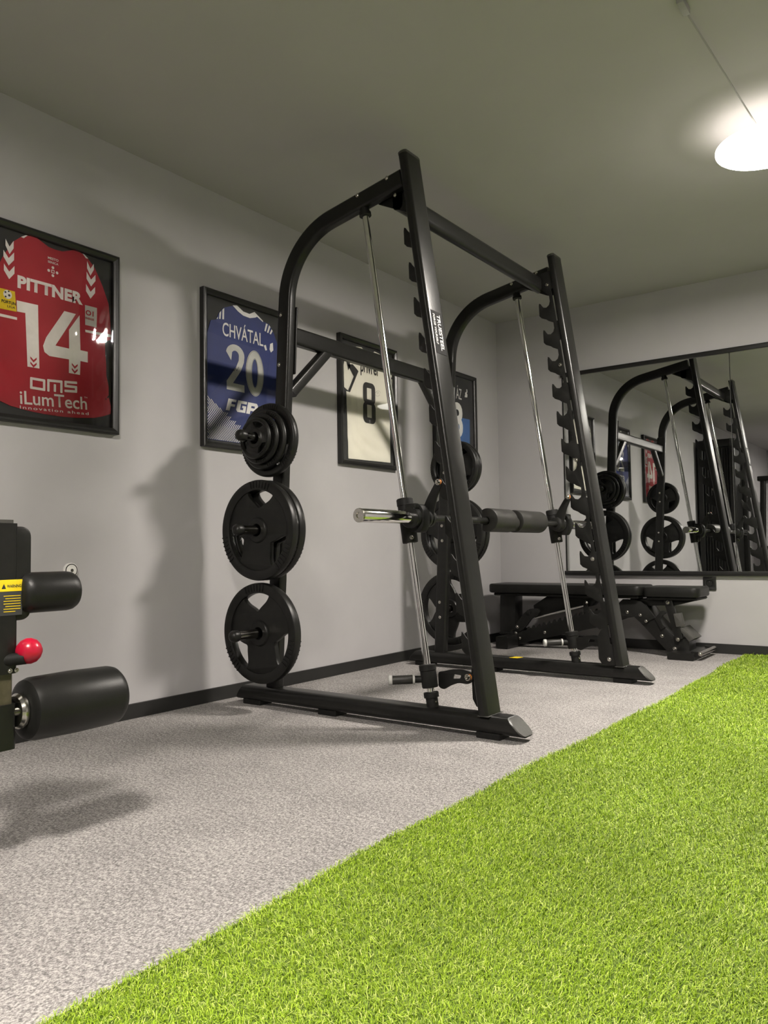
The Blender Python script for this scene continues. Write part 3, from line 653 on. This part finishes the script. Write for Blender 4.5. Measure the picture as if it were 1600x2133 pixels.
    # storage pins with rubber tips
    for z, r_ in ((1.21, .024), (.80, .0235), (.34, .0235)):
        x = XP(z); yi = YC + sgn * .024; yo = YC + sgn * .262
        pin = G().tube((x, yi, z), (x, yo, z), r_ - .006 if z > 1 else r_ - .003, 24).done('storage_pin', M['darkchrome'] if z < 1 else M['chrome'], SM)
        G().lathe((x, yo - sgn * .02, z), (0, sgn, 0), [(0, .020), (.0, r_ + .001), (.022, r_ + .002), (.032, r_ - .002), (.039, r_ - .010), (.042, .004)], 24).done('rubber_tip', M['rubber'], pin)
        for dz in (-.045, .045): bolt((x - .002, YC - .026 if sgn > 0 else YC + .026, z + dz), (0, -1 if sgn > 0 else 1, 0))
    # bracket plate for the rear beam
    yb_ = YC - sgn * .029
    G().flat([roundpoly([(XP(1.52) - .040, 1.52), (XP(1.52) + .040, 1.52), (XP(1.83) + .040, 1.83), (XP(1.83) - .040, 1.83)], .006)], yb_ - .004, yb_ + .004, .001).done('bracket_plate', M['steel2'], SM)
    for z in (1.79, 1.56): bolt((XP(z) - .012, YC - .026, z), (0, -1, 0))
    # diagonal brace
    yA = YC - sgn * .033; yB = YC - sgn * .30
    G().sweep([(XP(1.6), yA, 1.435), (XP(1.6), yA - sgn * .003, 1.440), (XP(1.68), yB, 1.690)], rrect(0.045, 0.055, 0.012, 4), side=(1, 0, 0)).done('brace', st, SM)
# rear beam
G().sweep([(.4135, YN + .033, 1.705), (.4135, YF - .033, 1.705)], rrect(0.05, 0.082, 0.014, 5), side=(1, 0, 0)).done('cross_beam', st, SM)
# top beam
G().sweep([(1.035, YN + .026, 2.172), (1.035, YF - .026, 2.172)], rrect(0.05, 0.085, 0.022, 6), side=(1, 0, 0)).done('cross_beam', st, SM)
# label plate on the near upright, reading downwards on the face towards the turf
zs0, zs1 = 1.475, 1.652
def on_face(y, z, off): return Vector((XU(z) + 0.020 + off, y, z))
t_ = bmesh.new()
ys0, ys1 = YN - .040, YN + .036
f_ = [on_face(ys0, zs0, .0006), on_face(ys1, zs0, .0006), on_face(ys1, zs1, .0006), on_face(ys0, zs1, .0006)]
g_ = G()
for c_ in (f_,): t_.faces.new([t_.verts.new(v) for v in c_])
r_ = bmesh.ops.extrude_face_region(t_, geom=t_.faces[:])
for v in r_['geom']:
    if isinstance(v, bmesh.types.BMVert): v.co.x += .001
g_._add(t_); plate = g_.done('maker_label', M['sticker'], SM, smooth=0); part_label(plate, 'black label with white lettering')
def label_text(txt, y_base, hgt, ztop, length, bold):
    me = textmesh(txt, 1.0, bold); W_, H_ = me['w'], me['h']; org = wpos(plate)
    for v in me.vertices:
        a = v.co.x / W_ * length; b_ = v.co.y / H_ * hgt
        v.co = on_face(y_base + b_, ztop - a, .0020) - org
    del me['w'], me['h']; finish(me, M['whiteprint'], 0); return link('lettering', me, plate)
label_text('TRUESTEEL', YN - .002, .024, zs1 - .012, .150, .015)
label_text('FORGE YOURSELF', YN - .030, .013, zs1 - .014, .125, .01)
# yellow sticker on the far rail
ys_ = G().flat([roundpoly([(.800, YF - .038), (.852, YF - .038), (.862, YF + .020), (.812, YF + .020)], .004)], .0862, .0872, plane='xy').done('warning_sticker', M['yellow'], SM, smooth=0)
# floor safety stoppers on the rods
for YC, sgn in ((YN, -1), (YF, 1)):
    z = .20; x = XR(z); d_ = Vector((XR(1) - XR(0), 0, 1)).normalized()
    sp = G().lathe(Vector((x, YC, z)) - d_ * .042, d_, [(0, .0148), (0, .030), (.004, .032), (.066, .032), (.066, .029), (.068, .034), (.088, .034), (.091, .031), (.091, .0148)], 32).done('safety_stopper', M['matt'], SM)
    yh = -1
    hd = Vector((-.80, -.60, -.02)).normalized(); p0 = Vector((x, YC, z - .008)) + hd * .03
    G().tube(p0, p0 + hd * .03, .014, 20).done('handle_neck', M['matt'], sp)
    part_label(G().lathe(p0 + hd * .026, hd, [(0, .012), (0, .019), (.008, .019), (.008, .012)], 24).done('grip_ring', M['grey'], sp), 'grey ring')
    G().tube(p0 + hd * .034, p0 + hd * .115, .0175, 24, bev=.002).done('handle_grip', M['foam'], sp)
    part_label(G().lathe(p0 + hd * .115, hd, [(0, .012), (0, .0195), (.012, .0195), (.015, .016), (.015, .001)], 24).done('grip_cap', M['grey'], sp), 'grey end cap')
    ya = YC - sgn * .012 if sgn > 0 else YC + .034
    arm = [(x + .025, .158), (x + .050, .150), (x + .085, .170), (x + .118, .182), (x + .160, .180), (x + .178, .190), (x + .184, .212), (x + .172, .228), (x + .130, .236), (x + .085, .232), (x + .050, .222), (x + .025, .218)]
    G().flat([roundpoly(arm, .01), roundpoly([(x + .092, .196), (x + .098, .214), (x + .130, .212), (x + .126, .200)], .004)], ya - .004, ya + .004, .001).done('stopper_arm', M['steel2'], sp)
    bolt((x + .164, ya - .012, .208), (0, -1, 0), .0125, .012, sp)
    part_label(G().lathe((x + .166, ya - .004, .208), (0, -1, 0), [(0, .006), (0, .0125), (.005, .0125), (.005, .006)], 20).done('washer', M['orange'], sp), 'orange washer')

# sliding bar carriage
BX, BZ = 1.125, .831
car = G().tube((BX, 2.62, BZ), (BX, YF + .20, BZ), .0155, 24).done('bar_shaft', M['steel'], SM); part_label(car, 'black bar shaft')
for YC, sgn in ((YN, -1), (YF, 1)):
    ye = YC + sgn * .375; yi = YC + sgn * .055
    sl_ = G().lathe((BX, yi, BZ), (0, sgn, 0), [(0, .02), (0, .0255), (.318, .0255), (.321, .0235), (.321, .012), (.318, .011), (.318, .001)], 40).done('bar_sleeve', M['chrome'], car); part_label(sl_, 'chrome sleeve')
    part_label(G().lathe((BX, ye - sgn * .001, BZ), (0, sgn, 0), [(0, .0252), (.0, .0262), (.006, .0262), (.0075, .0245), (.0075, .012), (.003, .010), (.003, .001)], 40).done('sleeve_cap', M['bolt'], car), 'metal end ring')
    x = XR(.82); d_ = Vector((XR(1) - XR(0), 0, 1)).normalized()
    G().lathe(Vector((x, YC, .822)) - d_ * .092, d_, [(0, .0148), (0, .030), (.004, .032), (.150, .032), (.150, .030), (.153, .030), (.153, .034), (.178, .034), (.182, .031), (.182, .0148)], 36).done('slide_bearing', M['matt'], car)
    # pillow block joining bearing and bar
    blk = roundpoly([(x - .005, .775), (BX + .030, .770), (BX + .046, .80), (BX + .046, .86), (BX + .028, .885), (x + .012, .885)], .012)
    G().flat([blk], YC - .024, YC + .024, .003).done('bearing_block', M['matt'], car)
    # clamp collar and rotation rings
    yk = YC + sgn * .055
    cp_ = G().lathe((BX, yk, BZ), (0, -sgn, 0), [(0, .0265), (0, .040), (.003, .043), (.030, .043), (.033, .040), (.033, .0265)], 32).done('clamp_collar', M['rubber'], car)
    G().box((BX - .022, min(yk, yk - sgn * .030), BZ + .034), (BX + .030, max(yk, yk - sgn * .030), BZ + .056), .006, 2).done('clamp_lever', M['rubber'], car)
    bolt((x + .022, YC - .034, .862), (.2, -1, .1), .009, .008, car); bolt((x + .040, YC - .030, .752), (.3, -1, 0), .008, .008, car)
    yr = YC - sgn * .035
    G().lathe((BX, yr, BZ), (0, -sgn, 0), [(0, .016), (0, .036), (.008, .042), (.022, .042), (.028, .034), (.028, .028), (.040, .028), (.040, .036), (.056, .036), (.060, .030), (.060, .016)], 36).done('rotation_ring', M['rubber'], car)
    # latch arm with pin
    yl = YC + .060 if sgn < 0 else YC - .072
    la = [(BX - .018, .800), (BX + .030, .800), (BX + .040, .83), (BX + .046, .865), (BX + .060, .915), (BX + .086, .968), (BX + .080, .985), (BX + .064, .988), (BX + .040, .955), (BX + .012, .912), (BX - .008, .872), (BX - .020, .835)]
    G().flat([roundpoly(la, .012)], yl - .004, yl + .004, .001).done('latch_arm', M['steel2'], car)
    bolt((BX + .070, yl - .010, .974), (0, -1, 0), .0115, .012, car)
    part_label(G().lathe((BX + .072, yl - .003, .974), (0, -1, 0), [(0, .005), (0, .0115), (.005, .0115), (.005, .005)], 20).done('washer', M['orange'], car), 'orange washer')
    G().tube((BX + .072, yl, .974), (BX + .072, yl + (.02 if sgn < 0 else .03), .974), .007, 12).done('latch_pin', M['chrome'], car)

# foam bar pad
pad = thing('bar_pad', (BX, 3.48, BZ), 'black foam neck pad wrapped round the smith machine bar', 'bar pad')
def dshape(r_, cut, n_=36):
    pts = []
    for k in range(n_):
        a = 2*PI*k/n_; pts.append((max(r_ * math.cos(a), -cut), r_ * math.sin(a)))
    return pts
for ya, yb2 in ((3.20, 3.405), (3.465, 3.745)):
    ol = [(BX + .006 + px, BZ + .004 + pz) for px, pz in dshape(.055, .028)]
    G().flat([ol, circ(BX, BZ, .0165, 20)], ya, yb2, .004).done('foam_half', M['foam'], pad)
G().flat([[(BX + .002 + px, BZ - .008 + pz) for px, pz in dshape(.038, .028)], circ(BX, BZ, .0165, 20)], 3.40, 3.47, .001).done('foam_neck', M['foam'], pad)

# ---------------------------------------------------------------- weight plates
def plate_mesh_parts(R, th, windows=True):
    """plate in local coords: axis = y, centred; returns disc+rim mesh"""
    g_ = G(); ri = R * .80; hub = max(.045, R * .25); hole = .0262
    holes = [circ(0, 0, hole, 24)]
    if windows:
        for a in (90, 210, 330):
            ca = math.radians(a); ro, rn = R * .795, R * .42; w_ = []
            for k in range(9):
                t = math.radians(-27 + 54 * k / 8); w_.append((ro * math.cos(ca + t), ro * math.sin(ca + t)))
            for t, rr_ in ((24, R * .66), (10, R * .50), (0, rn), (-10, R * .50), (-24, R * .66)):
                t = math.radians(t); w_.append((rr_ * math.cos(ca + t), rr_ * math.sin(ca + t)))
            holes.append(roundpoly(w_, R * .05, 3))
    g_.flat([circ(0, 0, R * .93, 96)] + holes, -th * .28, th * .28, .0015)
    # rim
    h = th / 2
    g_.lathe((0, -h, 0), (0, 1, 0), [(0.004, ri), (0, ri + .006), (0, R - .008), (.003, R - .003), (th * .3, R), (th * .7, R), (th - .003, R - .003), (th, R - .008), (th, ri + .006), (th - .004, ri), (th * .7, ri - .002), (th * .3, ri - .002)], 96, closed=True)
    # hub
    g_.lathe((0, -h, 0), (0, 1, 0), [(.003, hole), (0, hole + .003), (0, hub - .004), (.004, hub), (th * .3, hub + .004), (th * .7, hub + .004), (th - .004, hub), (th, hub - .004), (th, hole + .003), (th - .003, hole)], 48, closed=True)
    # grip ridges on the rim
    for a in (90, 210, 330):
        for k in range(-3, 4):
            t = math.radians(a + k * 5.2)
            for s_ in (-1, 1):
                bmx = Matrix.Rotation(-t, 4, 'Y')
                t_ = bmesh.new(); bmesh.ops.create_cube(t_, size=1)
                for v in t_.verts: v.co = Vector((ri + .008 + (v.co.x + .5) * (R - ri - .014), s_ * (h + .0008 + v.co.y * .006), v.co.z * R * .022))
                g_._add(t_, bmx)
    return g_
_pm = {}
def plate(R, th, x, yc_, z, rot, label, group, windows=True):
    key = (R, th, windows)
    if key not in _pm:
        g_ = plate_mesh_parts(R, th, windows); me = bpy.data.meshes.new('weight_plate'); g_.bm.to_mesh(me); g_.bm.free(); _pm[key] = finish(me, M['rubber'], 40)
        g2 = G()
        sz = R * .13
        for s_, ang in ((-1, 150), (-1, -90 - 60)):
            pass
        _pm[key] = me
    o = link('weight_plate', _pm[key], None, (x, yc_, z)); o.rotation_euler = (0, rot, 0)
    return tag(o, label, 'weight plate', group)
R20, R10, R5, R2, R1 = .225, .167, .135, .113, .092
# near rack (camera side): plates hang on the pins, hole resting on the pin
x = XP(1.21)
plate(R10, .036, x, 2.545, 1.21 - .004, .15, 'largest and rearmost ribbed plate of the upper near stack', 'plates on the upper near pin')
plate(R5, .026, x, 2.512, 1.21 - .004, .5, 'second largest plate of the upper near stack', 'plates on the upper near pin')
plate(R2, .022, x, 2.485, 1.21 - .004, .9, 'third largest plate of the upper near stack', 'plates on the upper near pin')
plate(R1, .022, x, 2.458, 1.21 - .004, .3, 'smallest front plate of the upper near stack by the blue jersey', 'plates on the upper near pin')
x = XP(.80)
plate(R20, .040, x, 2.500, .80, .10, 'large front plate with three grip windows on the middle near pin', 'plates on the middle near pin')
plate(R20, .040, x, 2.545, .80, .16, 'large plate behind the front one on the middle near pin', 'plates on the middle near pin')
x = XP(.34)
plate(R20, .044, x + .004, 2.530, .34, -.12, 'single large plate with three grip windows on the lowest near pin', 'plate on the lowest near pin')
# far rack (mirror side)
x = XP(1.21)
plate(R10, .036, x, 4.150, 1.206, .4, 'largest plate of the upper far stack, nearest the far post', 'plates on the upper far pin')
plate(R10, .036, x, 4.190, 1.206, .7, 'second large plate of the upper far stack', 'plates on the upper far pin')
plate(R5, .026, x, 4.225, 1.206, .2, 'medium plate of the upper far stack seen in the mirror', 'plates on the upper far pin')
plate(R2, .022, x, 4.252, 1.206, .2, 'smallest plate of the upper far stack seen in the mirror', 'plates on the upper far pin')
x = XP(.80)
plate(R20, .040, x, 4.152, .80, .05, 'large plate on the middle far pin, against the far post', 'plates on the middle far pin')
plate(R20, .040, x, 4.206, .80, .12, 'large plate on the middle far pin, on the mirror side', 'plates on the middle far pin')
x = XP(.34)
plate(R20, .044, x, 4.160, .34, .45, 'single large plate on the lowest far pin', 'plate on the lowest far pin')

# ---------------------------------------------------------------- adjustable bench
B = thing('adjustable_bench', (0.85, 5.2, 0), 'black adjustable weight bench lying flat between the smith machine and the mirror wall', 'bench')
def slab(x0, x1, y0, y1, z0, z1, rx, name):
    ol = roundpoly([(x0, y0), (x1, y0), (x1, y1), (x0, y1)], rx, 6)
    return G().flat([ol], z0, z1, .014, plane='xy').done(name, M['vinyl'], B)
slab(.10, 1.215, 5.055, 5.345, .385, .450, .05, 'back_pad')
slab(1.222, 1.572, 5.055, 5.345, .380, .444, .05, 'seat_pad')
G().box((.14, 5.075, .366), (1.19, 5.325, .3845), .006, 1).done('back_board', M['matt'], B)
G().box((1.24, 5.075, .362), (1.555, 5.325, .3795), .006, 1).done('seat_board', M['matt'], B)
def bflat(pts, y0, y1, name, r_=.006, mt=None, holes=()):
    return G().flat([roundpoly(pts, r_, 3)] + list(holes), y0, y1, .0012).done(name, mt or M['steel'], B)
ya, yb = 5.11, 5.29
bflat([(1.166, .3615), (1.54, .3615), (1.408, .326), (1.226, .32)], ya + .02, yb - .02, 'seat_bracket')
teeth = [(0.34, .118)]
for k in range(12):
    f = k / 12.0; xx = .375 + (.85 - .375) * f; zz_ = .132 + (.272 - .132) * f; dx = .47 / 12
    teeth += [(xx, zz_ - .010), (xx + dx * .35, zz_ + .016), (xx + dx * .62, zz_ + .018), (xx + dx * .70, zz_ + .002)]
lad = [(.255, .012), (.237, .074), (.262, .125)] + teeth + [(.862, .272), (1.02, .305), (1.077, .36), (1.15, .36), (1.20, .345), (1.222, .329), (1.285, .245), (1.20, .200), (1.149, .246), (1.072, .231), (.90, .165), (.85, .155)]
for y0, y1 in ((ya, ya + .007), (yb - .007, yb)):
    G().flat([lad], y0, y1, .001).done('notched_side_plate', M['steel2'], B)
bflat([(1.18, .345), (1.222, .329), (1.29, .238), (1.345, .185), (1.399, .132), (1.486, .119), (1.489, .018), (1.374, .012), (1.149, .246), (1.10, .30)], ya + .012, yb - .012, 'front_leg')
bflat([(1.28, .242), (1.325, .292), (1.352, .292), (1.356, .276), (1.33, .262), (1.318, .238), (1.330, .205), (1.35, .19), (1.32, .17)], ya, ya + .008, 'seat_ratchet')
bflat([(1.342, .36), (1.395, .36), (1.456, .123), (1.41, .106)], ya - .006, ya + .02, 'seat_strut')
bflat([(1.402, .276), (1.446, .283), (1.466, .204), (1.418, .193)], ya - .014, ya + .03, 'strut_sleeve', mt=M['cap'])
bflat([(1.425, .186), (1.45, .194), (1.522, .124), (1.492, .104)], ya - .004, yb + .0, 'front_crosspiece', mt=M['cap'])
bflat([(.159, .366), (.278, .366), (.272, .079), (.152, .079)], ya + .03, yb - .03, 'rear_leg', .004)
bflat([(.277, .118), (.300, .163), (.362, .240), (.410, .276), (.475, .280), (.490, .255), (.466, .232), (.421, .204), (.378, .152), (.334, .112)], ya - .010, ya + .012, 'curved_link', .012)
bflat([(.412, .296), (.516, .362), (.90, .362), (.842, .305), (.447, .212), (.42, .24)], ya + .05, yb - .05, 'sliding_wedge')
G().tube((.44, ya + .02, .212), (.804, ya + .02, .308), .008, 14).done('slide_rod', M['chrome'], B)
G().box((.798, ya + .012, .262), (.83, ya + .03, .345), .003, 1).done('rod_bracket', M['steel2'], B)
G().sweep([(.262, 4.955, .045), (.262, 5.415, .045)], rrect(.095, .085, .014, 4), side=(1, 0, 0)).done('rear_foot', st, B)
G().sweep([(1.465, 5.00, .0225), (1.465, 5.40, .0225)], rrect(.16, .045, .010, 4), side=(1, 0, 0)).done('front_foot', st, B)
G().box((.155, 5.12, .086), (.34, 5.28, .10), .002, 1).done('foot_flange', M['steel2'], B)
G().tube((1.575, 5.03, .042), (1.575, 5.37, .042), .0145, 18).done('carry_handle', M['darkchrome'], B)
G().box((1.52, 5.03, .020), (1.58, 5.045, .055), .004, 1).done('handle_bracket', st, B)
G().box((1.52, 5.355, .020), (1.58, 5.37, .055), .004, 1).done('handle_bracket', st, B)
G().tube((.405, ya - .02, .252), (.405, ya + .04, .252), .016, 18).done('pivot_tube', st, B)
bolt((1.575, 5.03, .042), (0, -1, 0), .011, .008, B)
for bx, bz in ((.828, .331), (.325, .065), (.518, .115), (.296, .100), (1.105, .276), (1.19, .26), (1.226, .222)): bolt((bx, ya - .001, bz), (0, -1, 0), .0105, .008, B)
for bx, bz, yy in ((1.321, .131, ya + .012), (1.424, .116, ya - .006), (1.399, .054, ya + .012), (1.368, .345, ya - .006), (.312, .145, ya - .010)): bolt((bx, yy, bz), (0, -1, 0), .0115, .009, B)

# ---------------------------------------------------------------- wall mirror
mr = thing('wall_mirror', (2.4, RY1, .505), 'large frameless-sided wall mirror with black top and bottom rails', 'mirror')
for xa, xb in ((.552, 1.709), (1.713, 2.870), (2.874, 4.03)):
    G().box((xa, RY1 - .0105, .530), (xb, RY1 - .0045, 1.970), .0008, 1).done('mirror_pane', M['mirror'], mr, smooth=0)
G().box((.54, RY1 - .0045, .51), (4.04, RY1 - .0005, 1.99)).done('mirror_backing', M['matt'], mr, smooth=0)
G().box((.536, RY1 - .030, .505), (4.044, RY1 - .0005, .534), .003, 2).done('bottom_rail', M['frame'], mr)
G().box((.536, RY1 - .022, 1.963), (4.044, RY1 - .0005, 1.993), .003, 2).done('top_rail', M['frame'], mr)

# ---------------------------------------------------------------- socket and wall disc
sk = thing('power_socket', (1.539, RY1, .4535), 'black square wall socket just under the mirror', 'socket')
cx, cz = 1.539, .4535
G().flat([roundpoly([(cx - .041, cz - .044), (cx + .041, cz - .044), (cx + .041, cz + .044), (cx - .041, cz + .044)], .005), circ(cx, cz, .0215, 32)], RY1 - .010, RY1 - .0005, .0015).done('socket_plate', M['frame'], sk)
G().lathe((cx, RY1 - .0095, cz), (0, 1, 0), [(0, .0215), (0, .0195), (.006, .0185), (.006, .001)], 32).done('socket_well', M['matt'], sk)
for dx, dz in ((-.0085, 0), (.0085, 0), (0, .011), (0, -.002)): G().lathe((cx + dx, RY1 - .004, cz + dz), (0, -1, 0), [(0, .0034), (.005 if dz < .01 else .008, .003)], 10).done('contact', M['bolt'], sk)
y_, z_ = 1.80, .64
wd_ = thing('wall_disc', (0, y_, z_), 'small round chrome wall fitting beside the upper black roller', 'wall fitting')
G().lathe((.0005, y_, z_), (1, 0, 0), [(0, .029), (.010, .030), (.014, .029), (.0145, .024)], 36).done('disc_body', M['satin'], wd_)
G().lathe((.0148, y_, z_), (1, 0, 0), [(0, .0225), (.001, .023), (.002, .022), (.002, .001)], 32).done('disc_face', M['satin'], wd_)
G().lathe((.0150, y_, z_), (1, 0, 0), [(0, .0228), (.0012, .0228), (.0012, .0262), (0, .0262)], 36, closed=True).done('disc_groove', M['matt'], wd_)
G().lathe((.0168, y_, z_), (1, 0, 0), [(0, .008), (.003, .007), (.003, .003), (.001, .002)], 6).done('screw', M['chrome'], wd_)

# ---------------------------------------------------------------- leg machine at the left edge of the frame
LX = 1.15
LM = thing('leg_curl_machine', (1.1, .55, 0), 'black leg curl machine with foam rollers and red pull knob', 'gym machine')
G().sweep([(LX - .02, .915, .438), (LX - .02, .915, .775)], rrect(.070, .070, .012, 4)).done('arm_tube', st, LM)
G().sweep([(LX - .02, .915, .775), (LX - .02, .915, .783)], rrect(.058, .058, .012, 4)).done('arm_cap', M['cap'], LM)
G().sweep([(LX - .02, .915, .36), (LX - .02, .915, .44)], rrect(.054, .054, .006, 3)).done('inner_tube', M['brass'], LM)
G().sweep([(LX - .02, .915, .27), (LX - .02, .915, .37)], rrect(.066, .066, .008, 3)).done('lower_bracket', st, LM)
# lower roller
def roller(z, r_, y0, y1, name, bulge=.0):
    return G().lathe((LX, y0, z), (0, 1, 0), [(0, .025), (.002, r_ * .75), (.010, r_ * .93), (.024, r_), ((y1 - y0) * .5, r_ + bulge), ((y1 - y0) - .02, r_), ((y1 - y0) - .008, r_ * .96), (y1 - y0, r_ * .86), (y1 - y0, .01)], 48).done(name, M['vinyl'], LM)
roller(.350, .072, .965, 1.210, 'lower_roller', .002)
roller(.616, .047, .955, 1.092, 'upper_roller')
G().tube((LX, .93, .350), (LX, 1.20, .350), .0125, 16).done('roller_axle', M['darkchrome'], LM)
G().tube((LX, .93, .616), (LX, 1.085, .616), .0125, 16).done('roller_axle', M['darkchrome'], LM)
part_label(G().lathe((LX, .950, .350), (0, 1, 0), [(0, .016), (0, .034), (.006, .040), (.014, .040), (.018, .03), (.018, .016)], 36).done('roller_flange', M['bolt'], LM), 'metal flange')
# upholstered oval pad behind the arm, edge-on
G().flat([roundpoly([(.925, .555), (.982, .555), (.982, .768), (.925, .768)], .05, 8)], LX - .055, LX + .012, .006, plane='yz').done('knee_pad', M['vinyl'], LM)
# pull knob
G().tube((LX + .005, .925, .468), (LX + .036, .955, .472), .014, 18).done('knob_stem', M['matt'], LM)
part_label(G().lathe((LX + .028, .968, .486), (.55, .83, 0), [(-.029, .004), (-.027, .012), (-.018, .0235), (-.007, .029), (.004, .0292), (.016, .0245), (.024, .015), (.028, .004)], 36).done('pull_knob', M['red'], LM), 'glossy red ball knob')
bolt((LX + .0155, .945, .445), (1, 0, 0), .005, .004, LM)
bolt((LX + .0155, .93, .445), (1, 0, 0), .005, .004, LM)
# warning sticker on the arm face towards the turf
xs = LX - .02 + .0352
sk_ = G().box((xs, .905, .568), (xs + .0008, .957, .648), .0003, 1).done('warning_label', M['backing'], LM, smooth=0)
G().box((xs + .0008, .9052, .622), (xs + .0014, .9568, .648)).done('label_header', M['yellow'], sk_, smooth=0)
for k in range(7):
    G().box((xs + .0008, .914 + (.004 if k % 3 == 1 else 0), .611 - k * .0058), (xs + .0014, .953 - (.012 if k == 6 else 0), .6125 - k * .0058)).done('label_line', M['yellow'], sk_, smooth=0)
G().flat([[(.909, .628), (.919, .628), (.914, .639)]], xs + .0014, xs + .0018, plane='yz').done('label_symbol', M['blackprint'], sk_, smooth=0)
me = textmesh('WARNING', 1.0, .03); W_, H_ = me['w'], me['h']; og = wpos(sk_)
for v in me.vertices: v.co = Vector((xs + .0017, .921 + v.co.x / W_ * .033, .630 + v.co.y / H_ * .007)) - og
del me['w'], me['h']; finish(me, M['blackprint'], 0); link('label_lettering', me, sk_)
# carrying frame, out of view to the left
G().sweep([(LX - .02, .925, .72), (LX - .02, .70, .72)], rrect(.06, .06, .01, 3), side=(1, 0, 0)).done('pivot_beam', st, LM)
G().sweep([(LX - .02, .66, .06), (LX - .02, .66, .80)], rrect(.08, .07, .012, 3)).done('frame_post', st, LM)
G().sweep([(LX - .02, .70, .04), (LX - .02, -.35, .04)], rrect(.09, .08, .012, 3), side=(1, 0, 0)).done('base_rail', st, LM)
G().sweep([(LX - .30, .68, .04), (LX + .26, .68, .04)], rrect(.09, .08, .012, 3)).done('base_foot', st, LM)
G().sweep([(LX - .30, -.35, .04), (LX + .26, -.35, .04)], rrect(.09, .08, .012, 3)).done('base_foot', st, LM)
G().sweep([(LX - .02, -.30, .06), (LX - .02, -.30, .62)], rrect(.08, .07, .012, 3)).done('frame_post', st, LM)
G().flat([roundpoly([(LX - .2, -.45), (LX + .16, -.45), (LX + .16, .62), (LX - .2, .62)], .04)], .62, .69, .012, plane='xy').done('body_pad', M['vinyl'], LM)

# ---------------------------------------------------------------- machines in the dark rear of the room, seen only in the mirror
CT = thing('cable_tower', (.42, -.55, 0), 'tall black cable tower with ribbed weight-stack shroud against the left wall', 'gym machine')
g_ = G().box((.06, -.95, .02), (.52, -.16, .12), .01, 2).done('base_frame', st, CT)
G().box((.06, -.95, 2.02), (.52, -.16, 2.12), .01, 2).done('top_frame', st, CT)
for a, b_ in ((.08, -.2), (.48, -.2), (.08, -.9), (.48, -.9)): G().sweep([(a, b_, .10), (a, b_, 2.05)], rrect(.07, .07, .012, 3)).done('corner_post', st, CT)
G().box((.12, -.86, .12), (.45, -.20, 2.03)).done('stack_shroud', M['matt'], CT, smooth=0)
for k in range(9): G().box((.125 + k * .036, -.200, .14), (.145 + k * .036, -.178, 2.00), .004, 1).done('shroud_rib', M['steel2'], CT)
PM = thing('cable_crossover', (1.9, -3.9, 0), 'large black cable crossover machine in the dark rear of the room', 'gym machine')
for xx in (.9, 2.9):
    G().box((xx - .22, -4.3, .0), (xx + .22, -3.5, .10), .01, 2).done('base_frame', st, PM)
    G().box((xx - .18, -4.2, .10), (xx + .18, -3.6, 1.75), .02, 2).done('stack_shroud', M['matt'], PM)
    G().sweep([(xx, -3.5, .08), (xx, -3.5, 2.1)], rrect(.08, .08, .012, 3)).done('mast', st, PM)
G().sweep([(.86, -3.5, 2.12), (2.94, -3.5, 2.12)], rrect(.08, .08, .012, 3)).done('cross_beam', st, PM)
G().tube((.9, -3.45, 1.0), (2.9, -3.45, 1.0), .03, 16).done('pull_bar', st, PM)
DB = thing('dumbbell_rack', (3.6, -1.6, 0), 'black dumbbell rack by the right wall behind the camera', 'rack')
for zz_ in (.35, .75, 1.1): G().box((4.05, -2.6, zz_), (4.45, -.6, zz_ + .05), .005, 1).done('shelf', st, DB)
for yy in (-2.58, -.66): G().box((4.02, yy, 0), (4.48, yy + .06, 1.2), .005, 1).done('side_frame', st, DB)
MG = thing('multi_gym', (.95, -1.45, 0), 'squat black multi gym beside the ribbed cable tower, seen in the mirror', 'gym machine')
G().box((.58, -1.85, 0), (1.5, -1.75, .09), .01, 2).done('base_frame', st, MG)
G().box((.58, -1.20, 0), (1.5, -1.10, .09), .01, 2).done('base_frame', st, MG)
for a, b_ in ((.62, -1.15), (1.44, -1.15), (.62, -1.8), (1.44, -1.8)): G().sweep([(a, b_, .08), (a + (.05 if a < 1 else -.05), b_, 1.64)], rrect(.07, .07, .012, 3)).done('upright', st, MG)
G().flat([roundpoly([(.70, .12), (1.36, .12), (1.34, 1.35), (1.20, 1.58), (.86, 1.58), (.72, 1.35)], .06)], -1.74, -1.24, .01).done('stack_housing', M['matt'], MG)
G().box((.60, -1.84, 1.60), (1.46, -1.10, 1.67), .012, 2).done('top_frame', st, MG)
G().flat([roundpoly([(.86, .55), (1.2, .55), (1.2, 1.2), (.86, 1.2)], .05)], -1.235, -1.16, .012).done('back_pad', M['vinyl'], MG)
